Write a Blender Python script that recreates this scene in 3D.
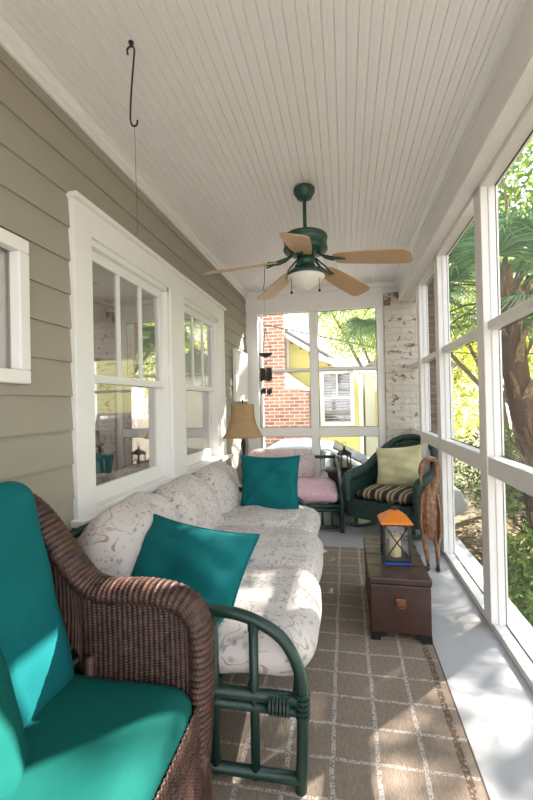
import bpy, math, random
import numpy as np
from mathutils import Vector, Matrix
R = math.radians
PI = math.pi
random.seed(7); rng = np.random.default_rng(7)
sc = bpy.context.scene
for o in list(bpy.data.objects): bpy.data.objects.remove(o)

# ------------------------------------------------------------ camera
cam_d = bpy.data.cameras.new('camera'); cam = bpy.data.objects.new('camera', cam_d)
sc.collection.objects.link(cam); sc.camera = cam
cam_d.sensor_fit = 'VERTICAL'; cam_d.sensor_height = 36; cam_d.lens = 18.225; cam_d.clip_start = .02; cam_d.clip_end = 400
Rw = Matrix(((0.98175695, 0.00171051, -0.19013251), (0.1901402, -0.00883192, 0.98171722), (0.0, 0.99995953, 0.00899603)))
r_ = R(1.2)
right = Rw @ Vector((math.cos(r_), -math.sin(r_), 0)); upv = Rw @ Vector((math.sin(r_), math.cos(r_), 0)); fw = Rw @ Vector((0, 0, 1))
# Rw's rows are the world axes
cam.matrix_world = Matrix(((right.x, upv.x, -fw.x, 0), (right.y, upv.y, -fw.y, 0), (right.z, upv.z, -fw.z, 1.19), (0, 0, 0, 1)))

# ------------------------------------------------------------ world, sun, exposure
w = bpy.data.worlds.new('sky'); sc.world = w; w.use_nodes = True
wn = w.node_tree.nodes; wl = w.node_tree.links
bg = wn['Background']; bg.inputs['Strength'].default_value = 1.9
tc = wn.new('ShaderNodeTexCoord'); sep = wn.new('ShaderNodeSeparateXYZ'); wr = wn.new('ShaderNodeValToRGB')
wl.new(tc.outputs['Generated'], sep.inputs[0]); wl.new(sep.outputs['Z'], wr.inputs[0]); wl.new(wr.outputs[0], bg.inputs['Color'])
wr.color_ramp.elements[0].color = (.95, .95, .90, 1); wr.color_ramp.elements[0].position = 0
wr.color_ramp.elements[1].color = (.62, .74, .90, 1); wr.color_ramp.elements[1].position = .8
SUN_AZ, SUN_EL = 47, 36.5
sd = bpy.data.lights.new('sun', 'SUN'); sd.energy = 17.0; sd.angle = R(.6); sd.color = (1, .93, .83)
sun = bpy.data.objects.new('sun', sd); sc.collection.objects.link(sun)
to_sun = Vector((math.cos(R(SUN_AZ)) * math.cos(R(SUN_EL)), math.sin(R(SUN_AZ)) * math.cos(R(SUN_EL)), math.sin(R(SUN_EL))))
sun.rotation_euler = to_sun.to_track_quat('Z', 'Y').to_euler()
sc.view_settings.view_transform = 'Standard'; sc.view_settings.look = 'None'
sc.view_settings.exposure = 0.86; sc.view_settings.gamma = 1; sc.view_settings.use_curve_mapping = False

# ------------------------------------------------------------ materials
def srgb(h):
    if isinstance(h, str):
        h = [int(h[i:i + 2], 16) / 255 for i in (0, 2, 4)]
    return tuple(((c / 12.92) if c <= .04045 else ((c + .055) / 1.055) ** 2.4) for c in h) + (1,)

class NT:
    def __init__(s, name):
        s.m = bpy.data.materials.new(name); s.m.use_nodes = True
        s.n = s.m.node_tree.nodes; s.l = s.m.node_tree.links
        s.b = s.n['Principled BSDF']; s.out = s.n['Material Output']
        s.tc = s.n.new('ShaderNodeTexCoord')
    def val(s, x, sock):
        if isinstance(x, (int, float)): sock.default_value = x
        elif isinstance(x, tuple): sock.default_value = x
        else: s.l.new(x, sock)
    def math(s, op, a, b=0.0, c=None):
        n = s.n.new('ShaderNodeMath'); n.operation = op
        s.val(a, n.inputs[0]); s.val(b, n.inputs[1])
        if c is not None: s.val(c, n.inputs[2])
        return n.outputs[0]
    def xyz(s, vec=None):
        n = s.n.new('ShaderNodeSeparateXYZ'); s.l.new(vec or s.tc.outputs['Object'], n.inputs[0]); return n.outputs
    def noise(s, scale, detail=3, vec=None, rough=.5, dist=0):
        n = s.n.new('ShaderNodeTexNoise'); n.inputs['Scale'].default_value = scale; n.inputs['Detail'].default_value = detail
        n.inputs['Roughness'].default_value = rough; n.inputs['Distortion'].default_value = dist
        s.l.new(vec or s.tc.outputs['Object'], n.inputs['Vector']); return n.outputs['Fac']
    def mapping(s, scale=(1, 1, 1), loc=(0, 0, 0), rot=(0, 0, 0)):
        n = s.n.new('ShaderNodeMapping'); n.inputs['Scale'].default_value = scale; n.inputs['Location'].default_value = loc; n.inputs['Rotation'].default_value = rot
        s.l.new(s.tc.outputs['Object'], n.inputs['Vector']); return n.outputs[0]
    def mix(s, f, a, b):
        n = s.n.new('ShaderNodeMix'); n.data_type = 'RGBA'
        s.val(f, n.inputs[0]); s.val(a, n.inputs[6]); s.val(b, n.inputs[7]); return n.outputs[2]
    def ramp(s, f, stops):
        n = s.n.new('ShaderNodeValToRGB'); s.l.new(f, n.inputs[0]); e = n.color_ramp.elements
        while len(e) < len(stops): e.new(.5)
        for i, (p, c) in enumerate(stops): e[i].position = p; e[i].color = c if isinstance(c, tuple) else (c, c, c, 1)
        return n.outputs[0]
    def bump(s, h, strength=.3, dist=.01):
        n = s.n.new('ShaderNodeBump'); n.inputs['Strength'].default_value = strength; n.inputs['Distance'].default_value = dist
        s.l.new(h, n.inputs['Height']); s.l.new(n.outputs[0], s.b.inputs['Normal'])
    def col(s, c): s.val(c, s.b.inputs['Base Color'])
    def rough(s, r): s.val(r, s.b.inputs['Roughness'])

def plain(name, c, rough=.5, var=.08, scale=12, bump=0, bscale=200, metal=0, spec=None):
    t = NT(name); c0 = srgb(c)
    lo = tuple(x * (1 - var) for x in c0[:3]) + (1,); hi = tuple(min(1, x * (1 + var)) for x in c0[:3]) + (1,)
    t.col(t.mix(t.noise(scale), lo, hi)); t.rough(rough); t.b.inputs['Metallic'].default_value = metal
    if spec is not None: t.b.inputs['Specular IOR Level'].default_value = spec
    if bump: t.bump(t.noise(bscale, 2), bump, .004)
    return t.m

M = {}
M['white'] = plain('white_paint', 'ECEAE8', .45, .03, 3, .12, 60)
M['white_old'] = plain('worn_white_paint', 'E8E5E2', .5, .05, 9, .25, 40)
M['ceiling'] = plain('ceiling_paint', 'ECE8E6', .5, .02, 2)
M['siding'] = plain('olive_grey_siding', '9D968A', .6, .04, 2, .1, 90)
M['dark_green'] = plain('green_rattan', '17332C', .35, .25, 30, .2, 90)
M['fan_green'] = plain('fan_green_metal', '23493C', .35, .15, 20)
M['blade'] = plain('light_wood_blade', 'B8946A', .4, .08, 8)
M['black_metal'] = plain('black_metal', '1A1918', .4, .2, 40)
M['brass'] = plain('aged_brass', '8A5E44', .35, .25, 60, metal=.8)
M['teal'] = plain('teal_fabric', '0E6468', .85, .06, 20, .25, 500, spec=.15)
M['teal_seat'] = plain('teal_seat_fabric', '0C5650', .85, .06, 20, .25, 500, spec=.15)
M['cream'] = plain('cream_cushion_fabric', 'D2CDA4', .9, .06, 12, .3, 400)
M['candle'] = plain('candle_wax', 'E4CFA0', .5, .04, 5)
M['orange'] = plain('orange_copper_paint', 'D87A1E', .35, .12, 20, metal=.2)
M['blue'] = plain('blue_cloth', '1F57B4', .7, .1, 30)
M['brick_dark_wood'] = plain('dark_wood', '2A1712', .4, .2, 20)
M['yellow'] = plain('yellow_siding_paint', 'DDD27C', .6, .05, 2)
M['roof'] = plain('grey_shingle', '8D8A88', .9, .2, 10)
M['car_white'] = plain('white_car_paint', 'E8ECF0', .15, .02, 2)
M['car_black'] = plain('black_rubber', '151515', .7, .1, 20)
M['blinds'] = plain('beige_blinds', 'A4968A', .7, .05, 5)
M['interior'] = plain('interior_paint', 'D8D2CC', .8, .05, 2)
M['interior_floor'] = plain('interior_floorboards', '5A4030', .4, .15, 6)
M['trunk_bark'] = plain('grey_bark', '6E5F50', .9, .3, 14, .8, 30)
def bark_mat():
    t = NT('brown_palm_fibre'); oi = t.n.new('ShaderNodeObjectInfo')
    c = t.ramp(oi.outputs['Random'], [(0, srgb('5A4234')), (.5, srgb('9A7658')), (1, srgb('C8A888'))])
    c = t.mix(t.ramp(t.noise(1, 3, t.mapping((60, 60, 8))), [(.4, 0.0), (.65, .7)]), c, srgb('4A382C')); t.col(c); t.rough(.95); return t.m
M['palm_bark'] = bark_mat()
M['chime'] = plain('weathered_dark_metal', '3A3733', .5, .3, 60, metal=.3)
M['string'] = plain('grey_string', '6A625A', .8, .1, 40)

def floor_mat():
    t = NT('grey_painted_floor')
    t.col(t.mix(t.noise(2.5, 5), srgb('A5A4A8'), srgb('B6B5B8'))); t.rough(t.ramp(t.noise(6), [(.3, .42), (.7, .6)])); t.bump(t.noise(35, 4), .15, .004); return t.m
M['floor'] = floor_mat()

def wicker_mat(name, a, b):
    t = NT(name); t.col(t.mix(t.ramp(t.noise(40, 4), [(.35, 0.0), (.7, 1.0)]), srgb(a), srgb(b))); t.rough(.45); return t.m
M['wicker_brown'] = wicker_mat('brown_wicker', '301D18', '583A31')
M['wicker_green'] = wicker_mat('green_wicker', '102B26', '264640')
M['wicker_dark'] = wicker_mat('dark_wicker', '2A221E', '4A3C34')
M['wicker_tan'] = wicker_mat('tan_wicker', '75503A', 'A57E5E')

def wood_strip(name, a, b):
    t = NT(name); v = t.mapping((30, 30, 2))
    t.col(t.mix(t.noise(1, 4, v), srgb(a), srgb(b))); t.rough(.4); return t.m

def trunk_mat():
    t = NT('dark_brown_leather'); t.col(t.mix(t.noise(9, 5), srgb('2C1A15'), srgb('462C24'))); t.rough(t.ramp(t.noise(14, 4), [(.3, .28), (.7, .5)])); t.bump(t.noise(120, 3), .15, .002); return t.m
M['trunk'] = trunk_mat()

def floral_mat(name, base):
    t = NT(name); nz = t.n.new('ShaderNodeTexNoise'); nz.inputs['Scale'].default_value = 9; t.l.new(t.tc.outputs['Object'], nz.inputs['Vector'])
    va = t.n.new('ShaderNodeVectorMath'); va.operation = 'MULTIPLY_ADD'; t.l.new(nz.outputs['Color'], va.inputs[0]); va.inputs[1].default_value = (.07,) * 3
    t.l.new(t.tc.outputs['Object'], va.inputs[2]); vec = va.outputs[0]
    def vor(scale, feature='F1'):
        n = t.n.new('ShaderNodeTexVoronoi'); n.inputs['Scale'].default_value = scale; n.feature = feature; t.l.new(vec, n.inputs['Vector']); return n
    # vines
    n1 = t.noise(6.5, 1, vec); d1 = t.math('ABSOLUTE', t.math('SUBTRACT', n1, .5)); vine = t.math('MULTIPLY', t.math('LESS_THAN', d1, .0042), t.math('GREATER_THAN', t.noise(14, 1), .46))
    n2 = t.noise(10, 1, vec); d2 = t.math('ABSOLUTE', t.math('SUBTRACT', n2, .46)); vine2 = t.math('MULTIPLY', t.math('LESS_THAN', d2, .006), t.math('LESS_THAN', t.noise(12, 1), .54))
    c = t.mix(vine, srgb(base), srgb('A08880')); c = t.mix(vine2, c, srgb('98A09A'))
    for sc_, thr, cols, keep in ((46, .34, ('8C6A6A', '6F8890', 'A98C80'), .45), (24, .27, ('5F7F96', 'A8807A', '6F94A0'), .45), (13, .17, ('4F7C94', '5F8AA0', 'B58A84'), .5)):
        v = vor(sc_); sepc = t.n.new('ShaderNodeSeparateColor'); t.l.new(v.outputs['Color'], sepc.inputs[0])
        f = t.math('MULTIPLY', t.math('LESS_THAN', v.outputs['Distance'], thr), t.math('GREATER_THAN', sepc.outputs[0], keep))
        cc = t.ramp(sepc.outputs[1], [(0, srgb(cols[0])), (.35, srgb(cols[1])), (.7, srgb(cols[2]))])
        t_in = t.math('GREATER_THAN', v.outputs['Distance'], thr * .45)
        cc = t.mix(t.math('MULTIPLY', t_in, .45), cc, srgb(base))
        c = t.mix(t.math('MULTIPLY', f, .85), c, cc)
    t.col(c); t.rough(.85); t.b.inputs['Specular IOR Level'].default_value = .2
    t.bump(t.noise(400, 2), .15, .002); return t.m
M['floral'] = floral_mat('floral_fabric', 'C9C1BE')
M['pink'] = floral_mat('faded_pink_floral_fabric', 'CBB8B8')

def pink_plain():
    t = NT('pink_seat_fabric'); t.col(t.mix(t.ramp(t.noise(30, 4), [(.4, 0.0), (.7, 1.0)]), srgb('DDBBC4'), srgb('CDA6B4'))); t.rough(.9); return t.m
M['pink_seat'] = pink_plain()

def stripe_mat():
    t = NT('striped_cushion_fabric'); x, y, z = t.xyz()
    f = t.math('FRACT', t.math('MULTIPLY', t.math('ADD', x, 5.0), 9.0))
    c = t.ramp(f, [(0, srgb('2A2422')), (.30, srgb('A8987C')), (.50, srgb('5A4638')), (.68, srgb('A8987C')), (.86, srgb('2A2422'))])
    c.node.color_ramp.interpolation = 'CONSTANT'; t.col(c); t.rough(.85); return t.m
M['stripe'] = stripe_mat()

def rug_mat():
    t = NT('grid_rug'); x, y, z = t.xyz()
    wob = t.math('MULTIPLY', t.math('SUBTRACT', t.noise(7, 2), .5), .018)
    xx = t.math('ADD', x, wob); yy = t.math('ADD', y, wob)
    def line(c, o, w_):
        fr = t.math('FRACT', t.math('DIVIDE', t.math('ADD', c, o), .147)); return t.math('LESS_THAN', t.math('ABSOLUTE', t.math('SUBTRACT', fr, .5)), w_)
    lx = t.math('MULTIPLY', line(xx, .066 + .0735 + 2.94, .05), t.math('LESS_THAN', x, .32)); ly = line(yy, .03 + 2.94, .04)
    g = t.math('MAXIMUM', lx, ly)
    speck = t.math('GREATER_THAN', t.noise(160, 2), .46)
    fine = t.noise(260, 2); big = t.noise(9, 3)
    v = t.mapping((240, 60, 60)); weave = t.noise(1, 2, v)
    base = t.mix(weave, srgb('6B5D52'), srgb('A39383')); base = t.mix(t.math('MULTIPLY', big, .35), base, srgb('78706A'))
    lightc = t.mix(fine, srgb('99918A'), srgb('C2BBB4'))
    c = t.mix(t.math('MULTIPLY', g, speck), base, lightc)
    bd = t.math('MULTIPLY', t.math('LESS_THAN', t.math('ABSOLUTE', t.math('SUBTRACT', xx, .352)), .012), t.math('GREATER_THAN', t.noise(90, 2), .45))
    c = t.mix(t.math('MULTIPLY', bd, .8), c, srgb('54413A'))
    ed = t.math('GREATER_THAN', x, .388); c = t.mix(ed, c, srgb('5A5048'))
    t.col(c); t.rough(.95); t.bump(weave, .5, .004); t.b.inputs['Specular IOR Level'].default_value = .1; return t.m
M['rug'] = rug_mat()

def brick_mat(name, c1, c2, mortar, plane='xz', sw=.215, sh=.075, paint=None, ms=.006):
    t = NT(name); x, y, z = t.xyz(); cmb = t.n.new('ShaderNodeCombineXYZ')
    h = t.math('ADD', x, y)
    t.l.new(h, cmb.inputs[0]); t.l.new(z, cmb.inputs[1])
    b = t.n.new('ShaderNodeTexBrick'); b.inputs['Scale'].default_value = 1; b.inputs['Brick Width'].default_value = sw; b.inputs['Row Height'].default_value = sh
    b.inputs['Mortar Size'].default_value = ms; b.inputs['Mortar Smooth'].default_value = .3
    b.inputs['Color1'].default_value = srgb(c1); b.inputs['Color2'].default_value = srgb(c2); b.inputs['Mortar'].default_value = srgb(mortar)
    t.l.new(cmb.outputs[0], b.inputs['Vector']); c = b.outputs['Color']
    if paint:
        big = t.noise(11, 7, t.mapping((1, 1, 1.5)), .75)
        fine = t.math('LESS_THAN', big, .42)
        top = t.math('GREATER_THAN', z, 2.27); topn = t.math('MULTIPLY', top, t.math('LESS_THAN', t.noise(7, 4, t.mapping(loc=(3, 1, 2))), .5))
        f = t.math('MAXIMUM', fine, topn)
        c = t.mix(f, t.mix(b.outputs['Fac'], t.mix(t.noise(20), srgb('DAD3CA'), srgb('C6BDB2')), srgb('CCC3BA')), t.mix(t.noise(25), srgb('6E5648'), srgb('A08474')))
    else:
        c = t.mix(t.math('MULTIPLY', t.noise(14, 3), .15), c, srgb(mortar))
    t.col(c); t.rough(.9); n = t.math('SUBTRACT', t.math('MULTIPLY', t.noise(30, 4), .5), b.outputs['Fac']); t.bump(n, .8, .01); return t.m
M['brick_red'] = brick_mat('red_brick', '9A5440', 'C48A6C', 'D8CEC2', ms=.011)
M['brick_brown'] = brick_mat('brown_brick', '5C4640', '74605A', '8C8078')
M['brick_white'] = brick_mat('flaking_white_painted_brick', '9A5A44', '8A4A38', '9C9086', paint=True, sw=.2, sh=.072)

def shader_mix(name, fac, mk1, mk2):
    t = NT(name); t.n.remove(t.b); mx = t.n.new('ShaderNodeMixShader'); mx.inputs[0].default_value = fac
    t.l.new(mk1(t).outputs[0], mx.inputs[1]); t.l.new(mk2(t).outputs[0], mx.inputs[2]); t.l.new(mx.outputs[0], t.out.inputs[0]); return t.m
def sh(kind, c, rough=None):
    def f(t):
        n = t.n.new(kind); n.inputs['Color'].default_value = c
        if rough is not None and 'Roughness' in n.inputs: n.inputs['Roughness'].default_value = rough
        return n
    return f
M['glass'] = shader_mix('window_glass', .4, sh('ShaderNodeBsdfTransparent', (.75, .76, .74, 1)), sh('ShaderNodeBsdfGlossy', (.95, .94, .95, 1), .01))
M['clear'] = shader_mix('clear_lantern_glass', .05, sh('ShaderNodeBsdfTransparent', (.95, .95, .95, 1)), sh('ShaderNodeBsdfGlossy', (1, 1, 1, 1), .05))
M['screen'] = shader_mix('insect_screen_mesh', .10, sh('ShaderNodeBsdfTransparent', (1, 1, 1, 1)), sh('ShaderNodeBsdfDiffuse', (.55, .55, .55, 1)))
M['car_glass'] = shader_mix('car_window_glass', .4, sh('ShaderNodeBsdfDiffuse', (.03, .04, .06, 1)), sh('ShaderNodeBsdfGlossy', (.8, .85, .95, 1), .05))

def bowl_mat():
    t = NT('frosted_glass_bowl'); t.b.inputs['Base Color'].default_value = srgb('E8E4DC'); t.rough(.35); return t.m
M['bowl'] = bowl_mat()
def shade_mat():
    t = NT('tan_lamp_shade'); t.n.remove(t.b)
    c = t.mix(t.noise(14, 4), srgb('C2A27A'), srgb('DABF98'))
    d = t.n.new('ShaderNodeBsdfDiffuse'); tr = t.n.new('ShaderNodeBsdfTranslucent'); t.l.new(c, d.inputs[0]); t.l.new(c, tr.inputs[0])
    mx = t.n.new('ShaderNodeMixShader'); mx.inputs[0].default_value = .4; t.l.new(d.outputs[0], mx.inputs[1]); t.l.new(tr.outputs[0], mx.inputs[2]); t.l.new(mx.outputs[0], t.out.inputs[0]); return t.m
M['shade'] = shade_mat()

def leaf_mat(name, a, b, c, tr=.5):
    t = NT(name); t.n.remove(t.b)
    g = t.n.new('ShaderNodeNewGeometry')
    col = t.ramp(g.outputs['Random Per Island'], [(0, srgb(a)), (.5, srgb(b)), (1, srgb(c))])
    d = t.n.new('ShaderNodeBsdfDiffuse'); tl = t.n.new('ShaderNodeBsdfTranslucent'); t.l.new(col, d.inputs[0]); t.l.new(col, tl.inputs[0])
    mx = t.n.new('ShaderNodeMixShader'); mx.inputs[0].default_value = tr; t.l.new(d.outputs[0], mx.inputs[1]); t.l.new(tl.outputs[0], mx.inputs[2]); t.l.new(mx.outputs[0], t.out.inputs[0]); return t.m
M['leaf_yellow'] = leaf_mat('yellow_green_leaves', 'A9B84A', 'C9CF5E', 'E6DF7A', .55)
M['leaf_green'] = leaf_mat('mid_green_leaves', '4C6B34', '7C9A48', 'A9B95C')
M['leaf_dark'] = leaf_mat('dark_green_leaves', '35502F', '55733F', '7D9350', .35)
M['palm_leaf'] = leaf_mat('palm_leaflets', '4E7350', '6F9268', '93B078', .4)
M['litter'] = leaf_mat('dry_leaf_litter', '7A5A40', 'A88A6A', 'C8B090', .1)

def ground_mat():
    t = NT('mulch_soil'); t.col(t.mix(t.noise(3, 6), srgb('4A4430'), srgb('7A6A50'))); t.rough(.95); t.bump(t.noise(20, 5), .8, .03); return t.m
M['ground'] = ground_mat()

# ------------------------------------------------------------ mesh helpers
COL = sc.collection
class MB:
    def __init__(s): s.v = []; s.f = []
    def add(s, vs, fs):
        o = len(s.v); s.v += [tuple(map(float, p)) for p in vs]; s.f += [tuple(i + o for i in q) for q in fs]; return s
    def box(s, x0, x1, y0, y1, z0, z1, m=None):
        vs = [Vector((x, y, z)) for z in (z0, z1) for y in (y0, y1) for x in (x0, x1)]
        if m is not None: vs = [m @ p for p in vs]
        return s.add(vs, [(0, 2, 3, 1), (4, 5, 7, 6), (0, 1, 5, 4), (2, 6, 7, 3), (0, 4, 6, 2), (1, 3, 7, 5)])
    def tube(s, pts, rad, n=10, closed=False, cap=True, flat=1.0):
        P = [Vector(p) for p in pts]; k = len(P)
        if not hasattr(rad, '__len__'): rad = [rad] * k
        T = []
        for i in range(k):
            a = P[(i - 1) % k] if (closed or i) else P[0]; b = P[(i + 1) % k] if (closed or i < k - 1) else P[-1]
            d = b - a; T.append(d.normalized() if d.length > 1e-9 else Vector((0, 0, 1)))
        ref = Vector((0, 0, 1)) if abs(T[0].z) < .9 else Vector((1, 0, 0))
        N = (ref - T[0] * ref.dot(T[0])).normalized(); vs = []
        for i in range(k):
            if i: N = (N - T[i] * N.dot(T[i])); N = N.normalized() if N.length > 1e-6 else T[i].orthogonal().normalized()
            B = T[i].cross(N)
            for j in range(n):
                a = 2 * PI * j / n; vs.append(P[i] + (N * math.cos(a) * flat + B * math.sin(a)) * rad[i])
        fs = []
        for i in range(k if closed else k - 1):
            i2 = (i + 1) % k
            for j in range(n): j2 = (j + 1) % n; fs.append((i * n + j, i * n + j2, i2 * n + j2, i2 * n + j))
        if cap and not closed: fs += [tuple(range(n - 1, -1, -1)), tuple((k - 1) * n + j for j in range(n))]
        return s.add(vs, fs)
    def lathe(s, prof, n=24, c=(0, 0, 0), sq=None):
        vs = []; k = len(prof)
        for r, z in prof:
            for j in range(n):
                a = 2 * PI * j / n; vs.append((c[0] + r * math.cos(a), c[1] + r * math.sin(a), c[2] + z))
        fs = [(i * n + j, i * n + (j + 1) % n, (i + 1) * n + (j + 1) % n, (i + 1) * n + j) for i in range(k - 1) for j in range(n)]
        if prof[0][0] > 1e-5: fs.append(tuple(range(n - 1, -1, -1)))
        if prof[-1][0] > 1e-5: fs.append(tuple((k - 1) * n + j for j in range(n)))
        return s.add(vs, fs)
    def prism(s, poly, axis, a, b):
        """extrude a 2-D polygon along an axis: axis 'y' takes (x,z); 'x' takes (y,z); 'z' takes (x,y)"""
        def P(u, v, t): return {'y': (u, t, v), 'x': (t, u, v), 'z': (u, v, t)}[axis]
        n = len(poly); vs = [P(u, v, a) for u, v in poly] + [P(u, v, b) for u, v in poly]
        return s.add(vs, [tuple(range(n)), tuple(range(2 * n - 1, n - 1, -1))] + [(i, (i + 1) % n + 0, (i + 1) % n + n, i + n) for i in range(n)])
    def grid(s, X, cu=False, cv=False):
        nu, nv = X.shape[:2]; o = len(s.v); s.v += [tuple(p) for p in X.reshape(-1, 3).tolist()]
        for i in range(nu if cu else nu - 1):
            i2 = (i + 1) % nu
            for j in range(nv if cv else nv - 1):
                j2 = (j + 1) % nv; s.f.append((o + i * nv + j, o + i2 * nv + j, o + i2 * nv + j2, o + i * nv + j2))
        return s
    def build(s, name, mat, parent=None, smooth=False, bevel=0, loc=None, solid=0, sub=0, fix=True):
        me = bpy.data.meshes.new(name); 
        vs = s.v if loc is None else [(a - loc[0], b - loc[1], c - loc[2]) for a, b, c in s.v]
        me.from_pydata(vs, [], s.f); me.materials.append(M[mat] if isinstance(mat, str) else mat)
        if fix and len(s.f) < 60000:
            import bmesh
            bm = bmesh.new(); bm.from_mesh(me); bmesh.ops.recalc_face_normals(bm, faces=bm.faces); bm.to_mesh(me); bm.free()
        me.update()
        if smooth: me.polygons.foreach_set('use_smooth', [True] * len(me.polygons))
        o = bpy.data.objects.new(name, me); COL.objects.link(o)
        if loc is not None: o.location = loc
        if parent is not None: o.parent = parent
        if solid:
            q = o.modifiers.new('thickness', 'SOLIDIFY'); q.thickness = solid; q.offset = 0
        if bevel:
            q = o.modifiers.new('bevel', 'BEVEL'); q.width = bevel; q.segments = 2; q.limit_method = 'ANGLE'
        if sub:
            q = o.modifiers.new('sub', 'SUBSURF'); q.levels = sub; q.render_levels = sub
        return o

def thing(name, label, cat, loc=(0, 0, 0), rz=0, group=None):
    o = bpy.data.objects.new(name, None); o.empty_display_size = .1; COL.objects.link(o); o.location = loc; o.rotation_euler = (0, 0, rz)
    return tag(o, label, cat, group)
def tag(o, label=None, cat=None, group=None, kind=None):
    if label: o['label'] = label
    if cat: o['category'] = cat
    if group: o['group'] = group
    if kind: o['kind'] = kind
    return o
def structure(name, mb, mat, label=None, **k):
    o = mb.build(name, mat, **k); o['kind'] = 'structure'; o['category'] = name.split('_')[0]; o['label'] = label or name.replace('_', ' '); return o
def sempty(name, label):
    o = bpy.data.objects.new(name, None); COL.objects.link(o); o['kind'] = 'structure'; o['category'] = name.split('_')[0]; o['label'] = label; return o
def smooth_path(pts, n=8, closed=False):
    P = [Vector(p) for p in pts]; k = len(P); out = []
    for i in range(k if closed else k - 1):
        g = lambda j: P[j % k] if closed else P[max(0, min(k - 1, j))]
        p0, p1, p2, p3 = g(i - 1), g(i), g(i + 1), g(i + 2)
        for q in range(n):
            t = q / n; out.append(.5 * ((2 * p1) + (p2 - p0) * t + (2 * p0 - 5 * p1 + 4 * p2 - p3) * t * t + (3 * p1 - p0 - 3 * p2 + p3) * t ** 3))
    if not closed: out.append(P[-1])
    return out
def pathnp(pts, n=8, closed=False): return np.array([tuple(p) for p in smooth_path(pts, n, closed)])

def resample(P, ds, closed=False):
    Q = np.vstack([P, P[:1]]) if closed else P
    L = np.concatenate([[0], np.cumsum(np.linalg.norm(np.diff(Q, axis=0), axis=1))]); n = max(3, int(L[-1] / ds))
    t = np.linspace(0, L[-1], n + 1); 
    if closed: t = t[:-1]
    return np.stack([np.interp(t, L, Q[:, i]) for i in range(3)], 1), L[-1]

def weave(X, su, sv, A, cu=False, cv=False):
    """push a surface grid X[u,v] in and out as an over-under weave; weavers run along u"""
    du = np.gradient(X, axis=0); dv = np.gradient(X, axis=1)
    if cu: du = np.roll(X, -1, 0) - np.roll(X, 1, 0)
    if cv: dv = np.roll(X, -1, 1) - np.roll(X, 1, 1)
    N = np.cross(du, dv); N /= np.linalg.norm(N, axis=2, keepdims=True) + 1e-9
    k = 2 if cu else 1
    lu = np.linalg.norm(np.diff(X, axis=0), axis=2).mean(1); lv = np.linalg.norm(np.diff(X, axis=1), axis=2).mean(0)
    U = np.concatenate([[0], np.cumsum(lu)]); V = np.concatenate([[0], np.cumsum(lv)])
    nU = max(2, round(U[-1] / su / 2) * 2); nV = max(1, round(V[-1] / sv / 2) * 2)
    a = (U / U[-1] * nU)[:, None]; b = (V / V[-1] * nV)[None, :]
    b = b + .5 * (np.floor(a) % 2)
    h = np.abs(np.sin(PI * a)) ** .8 * (.40 + .60 * np.abs(np.sin(PI * b)) ** .7)
    return X + N * (h * A)[..., None]

def woven_tube(mb, P, rad, su, sv, A, ds=.0035, nc=None, flat=1.0):
    Q, L = resample(P, ds); k = len(Q)
    rr = np.interp(np.linspace(0, 1, k), np.linspace(0, 1, len(rad)), rad) if hasattr(rad, '__len__') else np.full(k, rad)
    T = np.gradient(Q, axis=0); T /= np.linalg.norm(T, axis=1, keepdims=True)
    N = np.zeros_like(Q); n0 = np.cross(T[0], (0, 1, 0)) if abs(T[0][1]) < .9 else np.cross(T[0], (1, 0, 0)); n0 /= np.linalg.norm(n0); N[0] = n0
    for i in range(1, k):
        v = N[i - 1] - T[i] * N[i - 1].dot(T[i]); N[i] = v / np.linalg.norm(v)
    B = np.cross(T, N); circ = 2 * PI * rr.max(); nc = nc or max(12, int(circ / .0024))
    a = np.linspace(0, 2 * PI, nc, endpoint=False)
    X = Q[:, None, :] + (N[:, None, :] * np.cos(a)[None, :, None] + B[:, None, :] * np.sin(a)[None, :, None] * flat) * rr[:, None, None]
    X = weave(X, su, sv, A, cv=True)
    mb.grid(X, cv=True); return mb

def woven_sheet(mb, f, nu, nv, su, sv, A):
    u = np.linspace(0, 1, nu)[:, None] * np.ones((1, nv)); v = np.ones((nu, 1)) * np.linspace(0, 1, nv)[None, :]
    X = np.stack(f(u, v), 2); X = weave(X, su, sv, A); mb.grid(X); return mb

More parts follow.
